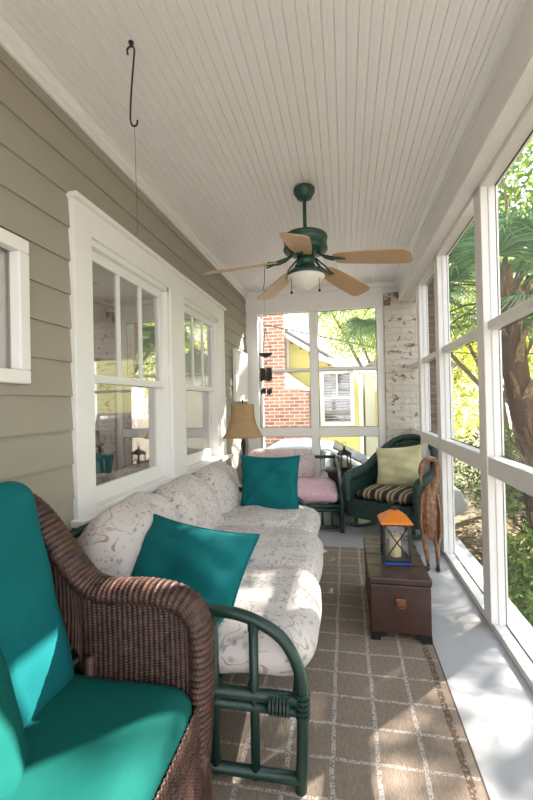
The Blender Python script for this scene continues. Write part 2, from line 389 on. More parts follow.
def cushion(w, d, h, n=28, e=.22, crown=.25, wr=.004, seed=0, knife=False):
    """soft cushion centred on the origin, w x d x h, as grid top+bottom; returns MB and outline"""
    g = np.random.default_rng(seed); u = np.linspace(-1, 1, n); U, V = np.meshgrid(u, u, indexing='ij')
    U = np.sin(U * PI / 2) * .35 + U * .65; V = np.sin(V * PI / 2) * .35 + V * .65
    if knife:
        pull = 1 - .09 * (1 - V ** 2) * np.abs(U) ** 2; pulv = 1 - .09 * (1 - U ** 2) * np.abs(V) ** 2
        x = U * pull * w / 2; y = V * pulv * d / 2
        t = ((1 - np.abs(U) ** 2.6) * (1 - np.abs(V) ** 2.6)).clip(0) ** .55 * h / 2
        z0 = t + .002; z1 = -t - .002
    else:
        # squircle plan
        k = .30
        x = U * np.sqrt(1 - k * V ** 6 * .18) * w / 2; y = V * np.sqrt(1 - k * U ** 6 * .18) * d / 2
        ex = (1 - np.abs(U) ** 9).clip(0) * (1 - np.abs(V) ** 9).clip(0); edge = ex ** .38
        dome = (1 - U ** 2) * (1 - V ** 2)
        z0 = h / 2 * (edge * (1 - crown) + crown * dome ** .6); z1 = -z0 * .8
        z1 = -h / 2 * edge
        rim = 1 - (1 - edge) * 0
    ph = g.uniform(0, 6, 6)
    wrk = wr * (np.sin(U * 5 + V * 3 + ph[0]) + .7 * np.sin(U * 9 - V * 7 + ph[1]) + .5 * np.sin(V * 13 + U * 4 + ph[2]))
    mask = ((1 - U ** 2) * (1 - V ** 2)).clip(0) ** .3
    z0 = z0 + wrk * mask; z1 = z1 - wrk * mask
    mb = MB(); mb.grid(np.stack([x, y, z0], 2)); mb.grid(np.stack([x, y, z1], 2)[::-1])
    # weld border: side strip
    idx = [(i, 0) for i in range(n)] + [(n - 1, j) for j in range(1, n)] + [(i, n - 1) for i in range(n - 2, -1, -1)] + [(0, j) for j in range(n - 2, 0, -1)]
    top = np.array([(x[a], y[a], z0[a]) for a in idx]); bot = np.array([(x[a], y[a], z1[a]) for a in idx])
    mb.grid(np.stack([top, bot], 1), cu=True)
    out = (top + bot) / 2
    return mb, out
def finish(o, dist=.0005):
    q = o.modifiers.new('weld', 'WELD'); q.merge_threshold = dist
    q = o.modifiers.new('sub', 'SUBSURF'); q.levels = 1; q.render_levels = 1
def box_cushion(w, d, h, r=.05, n=26, crown=.03, wr=.003, seed=0, rnd=0):
    """upholstered block with rounded edges: a cube sphere pushed to a rounded box and puffed"""
    g = np.random.default_rng(seed); ph = g.uniform(0, 6, 9); mb = MB()
    hx, hy, hz = w / 2, d / 2, h / 2; r = min(r, hz * .98)
    for ax in range(3):
        for sgn in (-1, 1):
            a = np.linspace(-1, 1, n); A_, B_ = np.meshgrid(a, a, indexing='ij')
            c = [None] * 3; c[ax] = np.full_like(A_, sgn); c[(ax + 1) % 3] = A_ if sgn > 0 else -A_; c[(ax + 2) % 3] = B_
            H = (hx, hy, hz)
            # concentrate samples near edges
            C = [c[i] * H[i] for i in range(3)]
            inner = [np.clip(C[i], -(H[i] - r), H[i] - r) for i in range(3)]
            D = [C[i] - inner[i] for i in range(3)]; L = np.sqrt(sum(q * q for q in D)) + 1e-9
            P = [inner[i] + D[i] / L * r for i in range(3)]
            nx, ny, nz = P[0] / hx, P[1] / hy, P[2] / hz
            puff = (1 - nx ** 2).clip(0) * (1 - ny ** 2).clip(0)
            P[2] = P[2] + np.sign(P[2]) * np.abs(nz) * crown * puff ** .7
            side = (1 - nz ** 2).clip(0)
            P[0] = P[0] + np.sign(P[0]) * crown * .35 * side * np.abs(nx) ** 8; P[1] = P[1] + np.sign(P[1]) * crown * .35 * side * np.abs(ny) ** 8
            if rnd:
                P[0], P[1] = P[0] * (1 - rnd * np.abs(ny) ** 3), P[1] * (1 - rnd * np.abs(nx) ** 3)
            wk = wr * (np.sin(P[0] * 22 + P[1] * 9 + ph[0]) + .7 * np.sin(P[1] * 31 - P[0] * 17 + ph[1]) + .6 * np.sin(P[2] * 60 + P[0] * 12 + ph[2]))
            P[2] = P[2] + wk * np.abs(nz) ** 2; P[0] = P[0] + wk * .5 * np.abs(nx) ** 4; P[1] = P[1] + wk * .5 * np.abs(ny) ** 4
            mb.grid(np.stack(P, 2))
    return mb
def place(o, loc, X=None, Y=None):
    """set object axes from world directions of its local x and y"""
    x = Vector(X).normalized(); y = Vector(Y); y = (y - x * y.dot(x)).normalized(); z = x.cross(y)
    o.matrix_basis = Matrix(((x.x, y.x, z.x, loc[0]), (x.y, y.y, z.y, loc[1]), (x.z, y.z, z.z, loc[2]), (0, 0, 0, 1)))

# ============================================================ THE SETTING
XL, XR, YB, H = -1.17, .71, 4.79, 2.54
YN = -1.6   # near end of the porch, behind the camera
structure('floor', MB().box(XL - .1, .93, YN, YB + .1, -.12, 0), 'floor', 'grey painted porch floor')
# ceiling: beadboard running lengthways
mb = MB(); poly = []; x = XL; 
while x < .70:
    poly += [(x, H + .006), (x + .004, H), (x + .018, H), (x + .0195, H + .0016), (x + .021, H), (x + .040, H)]; x += .043
poly += [(x, H + .006), (x, H + .06), (XL, H + .06)]
mb.prism(poly, 'y', YN, YB + .1); structure('ceiling', mb, 'ceiling', 'white beadboard porch ceiling')

# left wall: lap siding with openings
holes = [(1.66, 2.58, .66, 2.02), (2.78, 3.70, .66, 2.02), (.62, 1.26, 1.325, 1.765)]
mb = MB(); z = 0.799 - .147 * 6
while z < H:
    z1 = z + .147; cuts = sorted(set([YN, YB] + [c for h in holes for c in h[:2]]))
    zs = sorted(set([max(z, 0), min(z1, H)] + [c for h in holes for c in h[2:] if max(z, 0) < c < min(z1, H)]))
    for za, zb in zip(zs[:-1], zs[1:]):
        for ya, yb in zip(cuts[:-1], cuts[1:]):
            ym, zm = (ya + yb) / 2, (za + zb) / 2
            if any(h[0] < ym < h[1] and h[2] < zm < h[3] for h in holes): continue
            xo = lambda q: XL + .012 - .010 * (q - z) / .147
            mb.add([(xo(za), ya, za), (xo(za), yb, za), (xo(zb), yb, zb), (xo(zb), ya, zb), (XL - .08, ya, za), (XL - .08, yb, za), (XL - .08, yb, zb), (XL - .08, ya, zb)],
                   [(0, 1, 2, 3), (7, 6, 5, 4), (0, 4, 5, 1), (3, 2, 6, 7), (0, 3, 7, 4), (1, 5, 6, 2)])
    z = z1
structure('wall_left', mb, 'siding', 'olive grey lap siding wall of the house')
# crown along the house wall
mb = MB(); mb.prism([(XL, H), (-1.125, H), (-1.125, H - .02), (-1.133, H - .024), (-1.133, H - .05), (-1.15, H - .055), (-1.15, H - .07), (XL, H - .07)], 'y', YN, YB)
structure('trim_1', mb, 'white', 'white crown trim between siding and ceiling')

# interior room behind the windows
mb = MB(); mb.box(-5.0, -4.9, -1, 6.3, 0, 2.5)
for bx in ((-4.9, -4.35, 0, 2.5), (-3.35, XL - .09, 0, 2.5), (-4.35, -3.35, 0, .85), (-4.35, -3.35, 2.05, 2.5)): mb.box(bx[0], bx[1], 6.2, 6.3, bx[2], bx[3])
for bx in ((-4.38, -4.28, .85, 2.05), (-3.42, -3.32, .85, 2.05), (-4.28, -3.42, .82, .93), (-4.28, -3.42, 1.97, 2.08), (-4.28, -3.42, 1.42, 1.47)): mb.box(bx[0], bx[1], 6.17, 6.2, bx[2], bx[3])
structure('wall_interior', mb, 'interior', 'beige walls of the room behind the windows')
structure('floor_interior', MB().box(-5.0, XL - .12, -1, 6.3, -.05, 0), 'interior_floor', 'wood floor of the room behind the windows')
structure('ceiling_interior', MB().box(-5.0, XL - .12, -1, 6.3, 2.5, 2.55), 'interior', 'ceiling of the room behind the windows')

ic = thing('bentwood_chair', 'dark high backed chair inside the room, seen through the nearer window', 'chair', (-2.25, 3.95, 0), R(60))
MB().box(-.23, .23, -.22, .22, .43, .47).build('seat', 'brick_dark_wood', ic, bevel=.01)
m = MB(); X = np.array([[(.24 * math.sin(t * 1.3), .20 + .05 * (1 - math.cos(t * 1.3)) * -1 + (z - .47) * .16, z if abs(t) < .9 or z < 1.0 else z - .08) for t in np.linspace(-1, 1, 11)] for z in np.linspace(.5, 1.12, 9)]); m.grid(X); m.build('backrest', 'brick_dark_wood', ic, solid=.03, smooth=True)
for x in (-.2, .2):
    for y in (-.19, .19): MB().tube([(x, y, 0), (x, y, .44)], .018, 8).build('leg', 'brick_dark_wood', ic)
it = thing('writing_table', 'dark wooden table inside the room behind the nearer window', 'table', (-2.6, 3.1, 0), R(10))
MB().box(-.5, .5, -.35, .35, .72, .76).build('table_top', 'brick_dark_wood', it, bevel=.005)
for x in (-.45, .45):
    for y in (-.3, .3): MB().box(x - .02, x + .02, y - .02, y + .02, 0, .72).build('leg', 'brick_dark_wood', it)
# the window casing shared by both windows
mb = MB(); xo = XL + .03
mb.box(XL, xo, 1.565, 1.695, .69, 2.115); mb.box(XL, xo, 3.64, 3.80, .69, 2.115); mb.box(XL, xo, 2.565, 2.795, .69, 1.99)
mb.box(XL, xo, 1.695, 3.64, 1.985, 2.115); mb.box(XL, xo + .022, 1.555, 3.815, 2.105, 2.13)
mb.box(XL, xo - .006, 1.565, 3.80, .60, .685)
structure('trim_2', mb, 'white', 'wide white casing around the pair of windows', bevel=.004)
structure('trim_3', MB().box(XL - .05, XL + .075, 1.54, 3.83, .675, .705), 'white', 'white window stool board', bevel=.005)
def make_window(k, y0, y1, label):
    root = sempty('window_%d' % k, label); z0, z1 = .70, 1.985; xi = XL - .04
    m = MB(); m.box(XL - .08, XL + .012, y0, y0 + .025, z0, z1); m.box(XL - .08, XL + .012, y1 - .025, y1, z0, z1); m.box(XL - .08, XL + .012, y0, y1, z1 - .03, z1); m.box(XL - .08, XL + .004, y0, y1, z0, z0 + .015)
    m.build('window_frame', 'white', root)
    a, b = y0 + .018, y1 - .025; zm = 1.33
    m = MB(); xs0, xs1 = XL - .045, XL - .020     # upper sash sits nearer
    m.box(xs0, xs1, a, a + .05, zm - .02, z1 - .03); m.box(xs0, xs1, b - .05, b, zm - .02, z1 - .03); m.box(xs0, xs1, a + .05, b - .05, z1 - .08, z1 - .03); m.box(xs0, xs1, a + .05, b - .05, zm - .02, zm + .02)
    up = m.build('upper_sash', 'white', root)
    w3 = (b - a - .1) / 3
    for q in (1, 2):
        yy = a + .05 + w3 * q; MB().box(xs0 + .002, xs1 - .003, yy - .011, yy + .011, zm + .02, z1 - .08).build('muntin', 'white', up)
    MB().box(xs0 + .010, xs0 + .014, a + .048, b - .048, zm + .018, z1 - .078).build('pane', 'glass', up)
    m = MB(); xs0, xs1 = XL - .075, XL - .050
    m.box(xs0, xs1, a, a + .05, z0 + .015, zm + .02); m.box(xs0, xs1, b - .05, b, z0 + .015, zm + .02); m.box(xs0, xs1, a + .05, b - .05, z0 + .015, z0 + .095); m.box(xs0, xs1, a + .05, b - .05, zm - .015, zm + .02)
    lo = m.build('lower_sash', 'white', root)
    MB().box(xs0 + .010, xs0 + .014, a + .048, b - .048, z0 + .093, zm - .013).build('pane', 'glass', lo)
    return root
make_window(1, 1.695, 2.565, 'nearer sash window of the pair in the siding wall')
make_window(2, 2.795, 3.64, 'farther sash window of the pair in the siding wall')
root = sempty('window_3', 'small white framed window at the left edge of the photo')
m = MB(); y0, y1, z0, z1 = .57, 1.305, 1.28, 1.81; t_ = .05
for bx in ((y0, y1, z0, z0 + t_), (y0, y1, z1 - t_, z1), (y0, y0 + t_, z0 + t_, z1 - t_), (y1 - t_, y1, z0 + t_, z1 - t_)): m.box(XL - .01, XL + .035, *bx)
m.build('window_frame', 'white', root, bevel=.006)
MB().box(XL - .022, XL - .017, y0 + t_ - .01, y1 - t_ + .01, z0 + t_ - .01, z1 - t_ + .01).build('pane', 'glass', root)
# outside deep backing behind small window comes from the interior room

# screened right wall -----------------------------------------------------
structure('trim_4', MB().box(.62, .71, YN, YB + .1, 2.312, H + .05).box(.71, .80, YN, YB + .1, 2.287, H + .05).box(.622, .634, YN, YB + .1, 2.304, 2.313), 'white_old', 'boxed white beam over the screens', bevel=.004)
mb = MB(); mb.prism([(.575, H), (.62, H), (.62, H - .055), (.608, H - .055), (.604, H - .03), (.588, H - .018), (.575, H - .012)], 'y', YN, YB)
structure('trim_5', mb, 'white', 'white crown moulding along the screen side beam')
XS = .80
posts = [(-1.45, -1.33), (-.20, -.08), (1.0 - .02, 1.10 - .02), (2.262, 2.375), (3.27, 3.385), (4.06, 4.185)]
posts[2] = (1.02, 1.13)
k = 6
for (a, b) in posts:
    m = MB(); m.box(XR, .786, a, b, .035, 2.306); m.box(XR + .035, .792, a - .006, b + .006, .035, 2.306)
    structure('trim_%d' % k, m, 'white_old', 'white painted screen post', bevel=.004); k += 1
m = MB(); m.box(XR + .005, .790, YN, YB, .80, .895)
structure('trim_%d' % k, m, 'white_old', 'white mid rail of the side screens', bevel=.004); k += 1
m = MB(); m.box(XR + .02, .775, YN, YB, 1.545, 1.59)
structure('trim_%d' % k, m, 'white_old', 'thin upper rail of the side screens', bevel=.003); k += 1
m = MB(); m.box(XR + .01, .86, YN, YB + .1, -.005, .036)
structure('trim_%d' % k, m, 'white_old', 'white sill board under the side screens', bevel=.004); k += 1
# back wall ---------------------------------------------------------------
YD = YB + .09
mb = MB(); mb.box(XL, -1.02, YB, YD, 0, H); mb.box(.375, .455, YB, YD, 0, H); mb.box(-1.02, .375, YB, YD, 2.275, H); mb.box(.455, .93, YB + .02, YD, 2.40, H)
mb.box(-1.02, .375, YB, YD, 0, .12)
structure('wall_back', mb, 'white', 'white end wall framing the back screens', bevel=.004)
structure('trim_%d' % k, MB().box(-.397, -.302, YB + .005, YD - .005, .12, 2.275), 'white', 'white centre post between the back screens', bevel=.003); k += 1
structure('trim_%d' % k, MB().box(-1.02, .375, YB + .012, YD - .012, .79, .897), 'white', 'white mid rail of the back screens', bevel=.003); k += 1
structure('trim_%d' % k, MB().box(-1.02, .375, YB + .03, YD - .02, 1.565, 1.595), 'white', 'thin upper bar across the back screens', bevel=.002); k += 1
structure('trim_%d' % k, MB().box(XL, .6, YB - .03, YB, H - .05, H), 'white', 'white crown at the far end of the ceiling', bevel=.003); k += 1
# insect screens: one object per opening
def screen(name_k, m): structure('window_%d' % name_k, m, 'screen', 'insect screen panel'); 
wk = 4
def spline(par, ax, a, b, zs, p, t=.006):
    m = MB()
    for (za, zb) in zs:
        for (u0, u1, v0, v1) in ((a, b, za, za + t), (a, b, zb - t, zb), (a, a + t, za + t, zb - t), (b - t, b, za + t, zb - t)):
            if ax == 'x': m.box(p, p + .004, u0, u1, v0, v1)
            else: m.box(u0, u1, p, p + .004, v0, v1)
    m.build('spline', 'black_metal' if ax == 'x' else 'chime', par)
yy = [YN] + [q for p in posts for q in p] + [YB]
for i in range(0, len(yy), 2):
    if yy[i + 1] - yy[i] < .05: continue
    m = MB()
    for (za, zb) in ((.036, .80), (.895, 1.545), (1.59, 2.287)): m.box(.780, .782, yy[i], yy[i + 1], za, zb)
    o = m.build('window_%d' % wk, 'screen'); spline(o, 'x', yy[i], yy[i + 1], ((.036, .80), (.895, 1.545), (1.59, 2.287)), .778); tag(o, ['insect screen nearest the camera', 'insect screen', 'insect screen panel', 'screen panel left of the nearest post', 'screen panel between second and third posts', 'narrow screen panel by the brick column', 'far side screen'][min(wk - 4, 6)], 'window', kind='structure'); wk += 1
for (a, b) in ((-1.02, -.397), (-.302, .375)):
    m = MB()
    for (za, zb) in ((.12, .79), (.897, 1.565), (1.595, 2.275)): m.box(a, b, YB + .05, YB + .052, za, zb)
    o = m.build('window_%d' % wk, 'screen'); spline(o, 'y', a, b, ((.12, .79), (.897, 1.565), (1.595, 2.275)), YB + .048); tag(o, 'left back insect screen' if a < -1 else 'right back insect screen', 'window', kind='structure'); wk += 1
# corner column of white painted brick
mb = MB(); mb.box(.455, .90, YB - .03, YB + .40, 0, 2.42)
structure('wall_corner', mb, 'brick_white', 'brick corner column with flaking white paint', bevel=.006)
mb = MB(); mb.box(.92, 1.2, 4.95, 5.5, -.9, 3.4)
structure('wall_outer', mb, 'brick_brown', 'brown brick pier outside the screens', bevel=.006)

# ground
mb = MB(); n = 60; gx = np.linspace(-30, 45, n); gy = np.linspace(-12, 60, n); GX, GY = np.meshgrid(gx, gy, indexing='ij')
GZ = -.85 + .05 * np.sin(GX * 1.3) * np.cos(GY * .9); mb.grid(np.stack([GX, GY, GZ], 2))
structure('ground', mb, 'ground', 'garden soil around the porch', smooth=True)

# rug
tag(MB().box(-1.0, .395, .25, 3.36, 0.0005, .010).build('rug', 'rug', loc=(-.3, 1.8, 0)), 'taupe grid patterned rug running down the porch floor', 'rug')
# rug texture uses its own object space: shift back
for n_ in M['rug'].node_tree.nodes:
    pass
OBJ_RUG = bpy.data.objects['rug']; OBJ_RUG.location = (0, 0, 0)
me = OBJ_RUG.data
for v in me.vertices: v.co.x += -.3; v.co.y += 1.8

# ============================================================ FURNITURE
# ---- brown wicker armchair at lower left (faces +x)
ch = thing('wicker_armchair', 'large brown wicker armchair with rolled arms and teal cushions at lower left', 'armchair', (-.76, .74, 0))
W = lambda pts: [(p[0] + .742, p[1] - .74, p[2]) for p in pts]
ya, yb = 1.085, .36   # arm centre planes
arm = [(-.405, ya - .01, .22), (-.398, ya, .36), (-.392, ya, .50), (-.405, ya, .595), (-.455, ya, .640), (-.55, ya, .655), (-.68, ya, .650), (-.75, ya, .675), (-.82, ya, .755), (-.90, ya, .85), (-.97, ya, .90), (-1.05, ya - .01, .915)]
armb = [(x, yb + (ya - y), z) for x, y, z in arm]
rim = arm + [(-1.09, ya - .09, .92), (-1.10, ya - .25, .925), (-1.10, (ya + yb) / 2, .93), (-1.10, yb + .25, .925), (-1.09, yb + .09, .92)] + armb[::-1]
P = pathnp(W(rim), 10)
woven_tube(MB(), P, .037, .0165, .010, .006, ds=.0030, flat=1.45).build('rolled_rim', 'wicker_brown', ch, smooth=True, fix=False)
def top_z(x):
    xs = [p[0] for p in arm[3:]][::-1]; zs = [p[2] for p in arm[3:]][::-1]; return np.interp(x, xs, zs)
for yy_, nm in ((ya - .035, 'arm_panel'), (ya + .035, 'arm_panel'), (yb + .035, 'arm_panel'), (yb - .035, 'arm_panel')):
    def f(u, v, yy_=yy_):
        x = -1.08 + u * .665; b0 = .08 if yy_ in (ya + .035, yb - .035) else .30
        bot = b0 + (.51 - b0) * (1 - np.clip(np.abs(x + .84) / .11, 0, 1) ** 8)
        z = bot + v * (top_z(x) - .01 - bot); return x + .742, np.full_like(x, yy_ - .74) + .006 * np.sin(v * PI), z
    woven_sheet(MB(), f, 260, 190, .016, .009, .007).build(nm, 'wicker_brown', ch, smooth=True, solid=.004, fix=False)
def f(u, v):   # front skirt
    y = yb - .03 + u * (ya - yb + .075); z = .04 + v * .345; return -.415 + .76 + .004 * (1 - v) + .012 * np.sin(u * PI), y - .74, z
def f2(u, v): a = f(u, v); return a[0] * np.ones_like(u), a[1], a[2]
woven_sheet(MB(), f2, 260, 170, .015, .009, .007).build('front_skirt', 'wicker_brown', ch, smooth=True, solid=.004, fix=False)
def f(u, v):
    y = yb + .03 + u * (ya - yb - .06); z = .30 + v * .62; return (-1.0 - .09 * v + .76) * np.ones_like(u), y - .74, z
woven_sheet(MB(), f, 200, 240, .014, .0085, .004).build('back_panel', 'wicker_brown', ch, smooth=True, solid=.004, fix=False)
MB().box(-1.06 + .76, -.40 + .76, yb + .04 - .74, ya - .04 - .74, .27, .30).build('seat_deck', 'wicker_brown', ch)
for (x, y) in ((-.41, ya - .02), (-.41, yb + .02), (-1.04, ya - .02), (-1.04, yb + .02)):
    MB().tube([(x + .76, y - .74, 0), (x + .76, y - .74, .32)], .021, 10).build('leg', 'wicker_brown', ch, smooth=True)
MB().tube(W([(-.80, ya - .05, .28), (-.80, ya - .05, .52)]), .013, 8).build('arm_post', 'dark_green', ch, smooth=True)
MB().tube(W([(-.715, ya - .04, .28), (-.715, ya - .04, .48)]), .015, 8).build('arm_post', 'wicker_brown', ch, smooth=True)
# its cushions
c = box_cushion(.62, .655, .12, r=.05, crown=.022, wr=.002, seed=3).build('seat_cushion', 'teal_seat', smooth=True); finish(c)
c.location = (-.728, .722, .378); tag(c, 'teal seat cushion on the brown wicker armchair', 'cushion')
c = box_cushion(.60, .60, .13, r=.06, crown=.03, wr=.004, seed=5).build('back_cushion', 'teal', smooth=True); finish(c)
place(c, (-.875, .735, .685), (0, 1, 0), (-.26, 0, 1)); tag(c, 'tall teal back cushion leaning in the brown wicker armchair', 'cushion')
m, out = cushion(.46, .46, .15, knife=True, seed=8); c = m.build('throw_pillow', 'teal_seat', smooth=True); finish(c)
place(c, (-.73, .56, .58), (-.1, 1, 0), (-.32, 0, 1)); tag(c, 'teal pillow propped in front of the tall back cushion, cut by left edge', 'pillow')

# ---- green rattan sofa along the wall (faces +x)
SY0, SY1 = 1.235, 2.945
sofa = thing('rattan_sofa', 'dark green rattan sofa frame under floral cushions below the windows', 'sofa', (-.6, (SY0 + SY1) / 2, 0))
SL = lambda pts: [(p[0] + .6, p[1] - (SY0 + SY1) / 2, p[2]) for p in pts]
def sofa_arm(y, dx=0):
    def SL(pts): return [(p[0] + .6 - dx * max(0, min(1, (p[0] + 1.0) / .6)), p[1] - (SY0 + SY1) / 2, p[2]) for p in pts]
    hoop = [(-.158, y, 0), (-.150, y, .15), (-.148, y, .32), (-.165, y, .40), (-.205, y, .465), (-.265, y, .505), (-.34, y, .53), (-.43, y, .537), (-.60, y, .54), (-.80, y, .56), (-1.0, y, .60)]
    MB().tube(smooth_path(SL(hoop), 6), .0185, 12).build('arm_hoop', 'dark_green', sofa, smooth=True)
    for x in (-.297, -.425, -.62, -.82):
        zt = float(np.interp(-x, [.148, .205, .265, .34, .43, .6, .8, 1.0], [.33, .465, .505, .53, .537, .54, .56, .6]))
        MB().tube(SL([(x, y, .03), (x, y, zt)]), .015, 10).build('arm_spindle', 'dark_green', sofa, smooth=True)
        MB().tube(SL([(x, y, zt - .03), (x, y, zt - .012), (x, y, zt + .0)]), .0185, 10).build('binding', 'dark_green', sofa)
    m = MB(); m.tube(SL([(-.15, y, .285), (-1.0, y, .285)]), .019, 10); m.tube(SL([(-.15, y, .25), (-1.0, y, .25)]), .016, 10); m.build('side_rail', 'dark_green', sofa, smooth=True)
    MB().tube(SL([(-.155, y, .045), (-1.0, y, .045)]), .018, 10).build('bottom_rail', 'dark_green', sofa, smooth=True)
    m = MB()
    for q in range(5): m.tube(SL([(-.147, y, .235 + q * .016), (-.147, y, .246 + q * .016)]), .0235, 12)
    m.build('binding', 'dark_green', sofa)
    m = MB()
    for q in range(6): m.tube(SL([(-.185 - q * .011, y, .267), (-.192 - q * .011, y, .267)]), .034, 12, flat=1.0)
    m.build('binding', 'dark_green', sofa)
    MB().tube(SL([(-1.0, y, 0), (-1.03, y, .35), (-1.09, y, .70)]), .018, 10).build('back_leg', 'dark_green', sofa, smooth=True)
sofa_arm(SY0); sofa_arm(SY1, .12)
m = MB(); m.tube(SL([(-.16, SY0, .285), (-.28, SY1, .285)]), .019, 10); m.tube(SL([(-.16, SY0, .25), (-.28, SY1, .25)]), .016, 10); m.build('front_rail', 'dark_green', sofa, smooth=True)
MB().tube(SL([(-1.0, SY0, .285), (-1.0, SY1, .285)]), .018, 10).build('rear_rail', 'dark_green', sofa, smooth=True)
MB().tube(SL([(-1.085, SY0, .68), (-1.085, SY1, .68)]), .018, 10).build('back_rail', 'dark_green', sofa, smooth=True)
MB().tube(SL([(-.34, 2.09, 0), (-.34, 2.09, .28)]), .017, 10).build('middle_leg', 'dark_green', sofa, smooth=True)
m = MB()
for x in np.linspace(-.32, -.94, 7): m.tube(SL([(x, SY0, .285), (x, SY1, .285)]), .009, 6)
m.build('seat_slats', 'dark_green', sofa, smooth=True)
cw = (SY1 - SY0 - .04) / 3
nm = ['nearest the camera', 'in the middle', 'at the far end']
for i in range(3):
    yc = SY0 + .02 + cw * (i + .5)
    c = box_cushion(.81, cw + .02, .15, r=.073, crown=.035, wr=.004, seed=10 + i, n=26, rnd=.05).build('seat_cushion', 'floral', smooth=True); finish(c)
    c.location = (-.525 - [0, .02, .07][i], yc, .383); c.rotation_euler = (0, R(-1 + i), R([0, 1, -1][i])); tag(c, 'floral seat cushion of the green sofa, ' + nm[i], 'cushion', 'floral seat cushions on the sofa')
for i in range(3):
    yc = SY0 + .05 + (cw + .02) * (i + .5) + .03
    c = box_cushion(cw + .02, .43, .18, r=.088, crown=.05, wr=.008, seed=20 + i, n=28, rnd=.13).build('back_cushion', 'floral', smooth=True); finish(c)
    place(c, (-.905, yc + .03, .555 - .008 * i), (0, 1, [.06, 0, -.03][i]), (-.34, 0, 1)); tag(c, 'floral back cushion of the green sofa, ' + nm[i], 'cushion', 'floral back cushions on the sofa')

def throw_pillow(w, d, h, mat, loc, X, Y, label, seed, pipe=None, name='throw_pillow'):
    m, out = cushion(w, d, h, knife=True, seed=seed, wr=.008); o = m.build(name, mat, smooth=True); finish(o)
    MB().tube([tuple(p) for p in out * 1.0], .0045, 6, closed=True).build('piping', pipe or mat, o, smooth=True)
    place(o, loc, X, Y); return tag(o, label, 'pillow')
throw_pillow(.50, .43, .17, 'teal', (-.610, 1.43, .540), (.49, -.12, -.03), (-.10, .25, .30), 'teal piped throw pillow on the near end of the floral sofa', 31)
throw_pillow(.42, .41, .14, 'teal', (-.525, 2.76, .625), (1, -.02, 0), (0, .18, 1), 'teal piped throw pillow on the far end of the floral sofa', 33)

# ---- floor lamp behind the sofa end
lx, ly = -.87, 3.40
lp = thing('floor_lamp', 'floor lamp with dark ornate pole and tan bell shade beside the sofa', 'lamp', (lx, ly, 0))
MB().lathe([(.0, 0), (.13, 0), (.135, .015), (.10, .03), (.04, .05), (.02, .07), (0, .075)], 24).build('base', 'black_metal', lp, smooth=True)
prof = [(.012, .06)]
for z in np.linspace(.1, .86, 39): prof.append((.013 + .012 * abs(math.sin(z * 21)) ** 3 + .004 * math.sin(z * 60), z))
prof.append((.008, .90)); MB().lathe(prof, 14).build('pole', 'black_metal', lp, smooth=True)
m = MB(); nn = 40; rings = []
for t in np.linspace(0, 1, 12):
    zz = .905 + t * .285; rr = .175 - .075 * t - .035 * math.sin(t * PI) * (1 - t * .3); rings.append((rr, zz))
vs = []
for rr, zz in rings:
    for j in range(nn):
        a = 2 * PI * j / nn; sq = 1 + .06 * math.cos(4 * a) * -1; vs.append((rr * sq * math.cos(a), rr * sq * math.sin(a), zz))
m.add(vs, [(i * nn + j, i * nn + (j + 1) % nn, (i + 1) * nn + (j + 1) % nn, (i + 1) * nn + j) for i in range(11) for j in range(nn)])
m.build('lamp_shade', 'shade', lp, smooth=True, solid=.002)
MB().lathe([(0, 1.19), (.004, 1.19), (.004, 1.205), (.01, 1.213), (.008, 1.225), (0, 1.233)], 10).build('finial', 'black_metal', lp, smooth=True)
m = MB()
for a in (0, 2.1, 4.2): m.tube([(0, 0, 1.185), (.098 * math.cos(a), .098 * math.sin(a), 1.185)], .002, 5)
m.tube([(0, 0, .88), (0, 0, 1.19)], .005, 6); m.build('shade_harp', 'black_metal', lp)

# ---- pink cushioned rattan chair in the back corner (faces the camera)
pc = thing('rattan_armchair', 'dark green rattan armchair with faded pink cushions in the far left corner', 'armchair', (-.52, 4.2, 0), R(4))
def parm(s):
    x = s * .44
    hoop = [(x, -.47, 0), (x, -.485, .17), (x, -.48, .29), (x, -.46, .36), (x, -.40, .415), (x, -.2, .47), (x, .05, .505), (x, .25, .525), (x * .97, .42, .535)]
    MB().tube(smooth_path(hoop, 6), .019, 10).build('arm_hoop', 'dark_green', pc, smooth=True)
    for y in np.linspace(-.40, .30, 8):
        MB().tube([(x, y, .05), (x, y, float(np.interp(y, [-.48, -.38, -.2, .05, .25, .38], [.29, .415, .47, .505, .525, .535])))], .010, 8).build('arm_spindle', 'dark_green', pc, smooth=True)
    MB().tube([(x, -.48, .24), (x, .38, .24)], .018, 8).build('side_rail', 'dark_green', pc, smooth=True)
    MB().tube([(x, -.47, .05), (x, .38, .05)], .016, 8).build('bottom_rail', 'dark_green', pc, smooth=True)
    MB().tube([(x, .38, 0), (x * .97, .40, .35), (x * .95, .46, .58)], .018, 8).build('back_leg', 'dark_green', pc, smooth=True)
parm(-1); parm(1)
m = MB()
for z in (.24, .205): m.tube([(-.44, -.475, z), (.44, -.475, z)], .017, 8)
m.build('front_rail', 'dark_green', pc, smooth=True)
MB().tube([(-.44, -.47, .05), (.44, -.47, .05)], .016, 8).build('bottom_rail', 'dark_green', pc, smooth=True)
for x in np.linspace(-.35, .35, 9): MB().tube([(x, -.472, .05), (x, -.475, .21)], .010, 8).build('front_spindle', 'dark_green', pc, smooth=True)
MB().tube([(-.42, .45, .57), (.42, .45, .57)], .018, 8).build('back_rail', 'dark_green', pc, smooth=True)
m = MB()
for x in np.linspace(-.36, .36, 7): m.tube([(x, -.47, .245), (x, .38, .245)], .008, 6)
m.build('seat_slats', 'dark_green', pc)
c = box_cushion(.82, .78, .11, r=.045, crown=.03, wr=.003, seed=41).build('seat_cushion', 'pink_seat', smooth=True); finish(c)
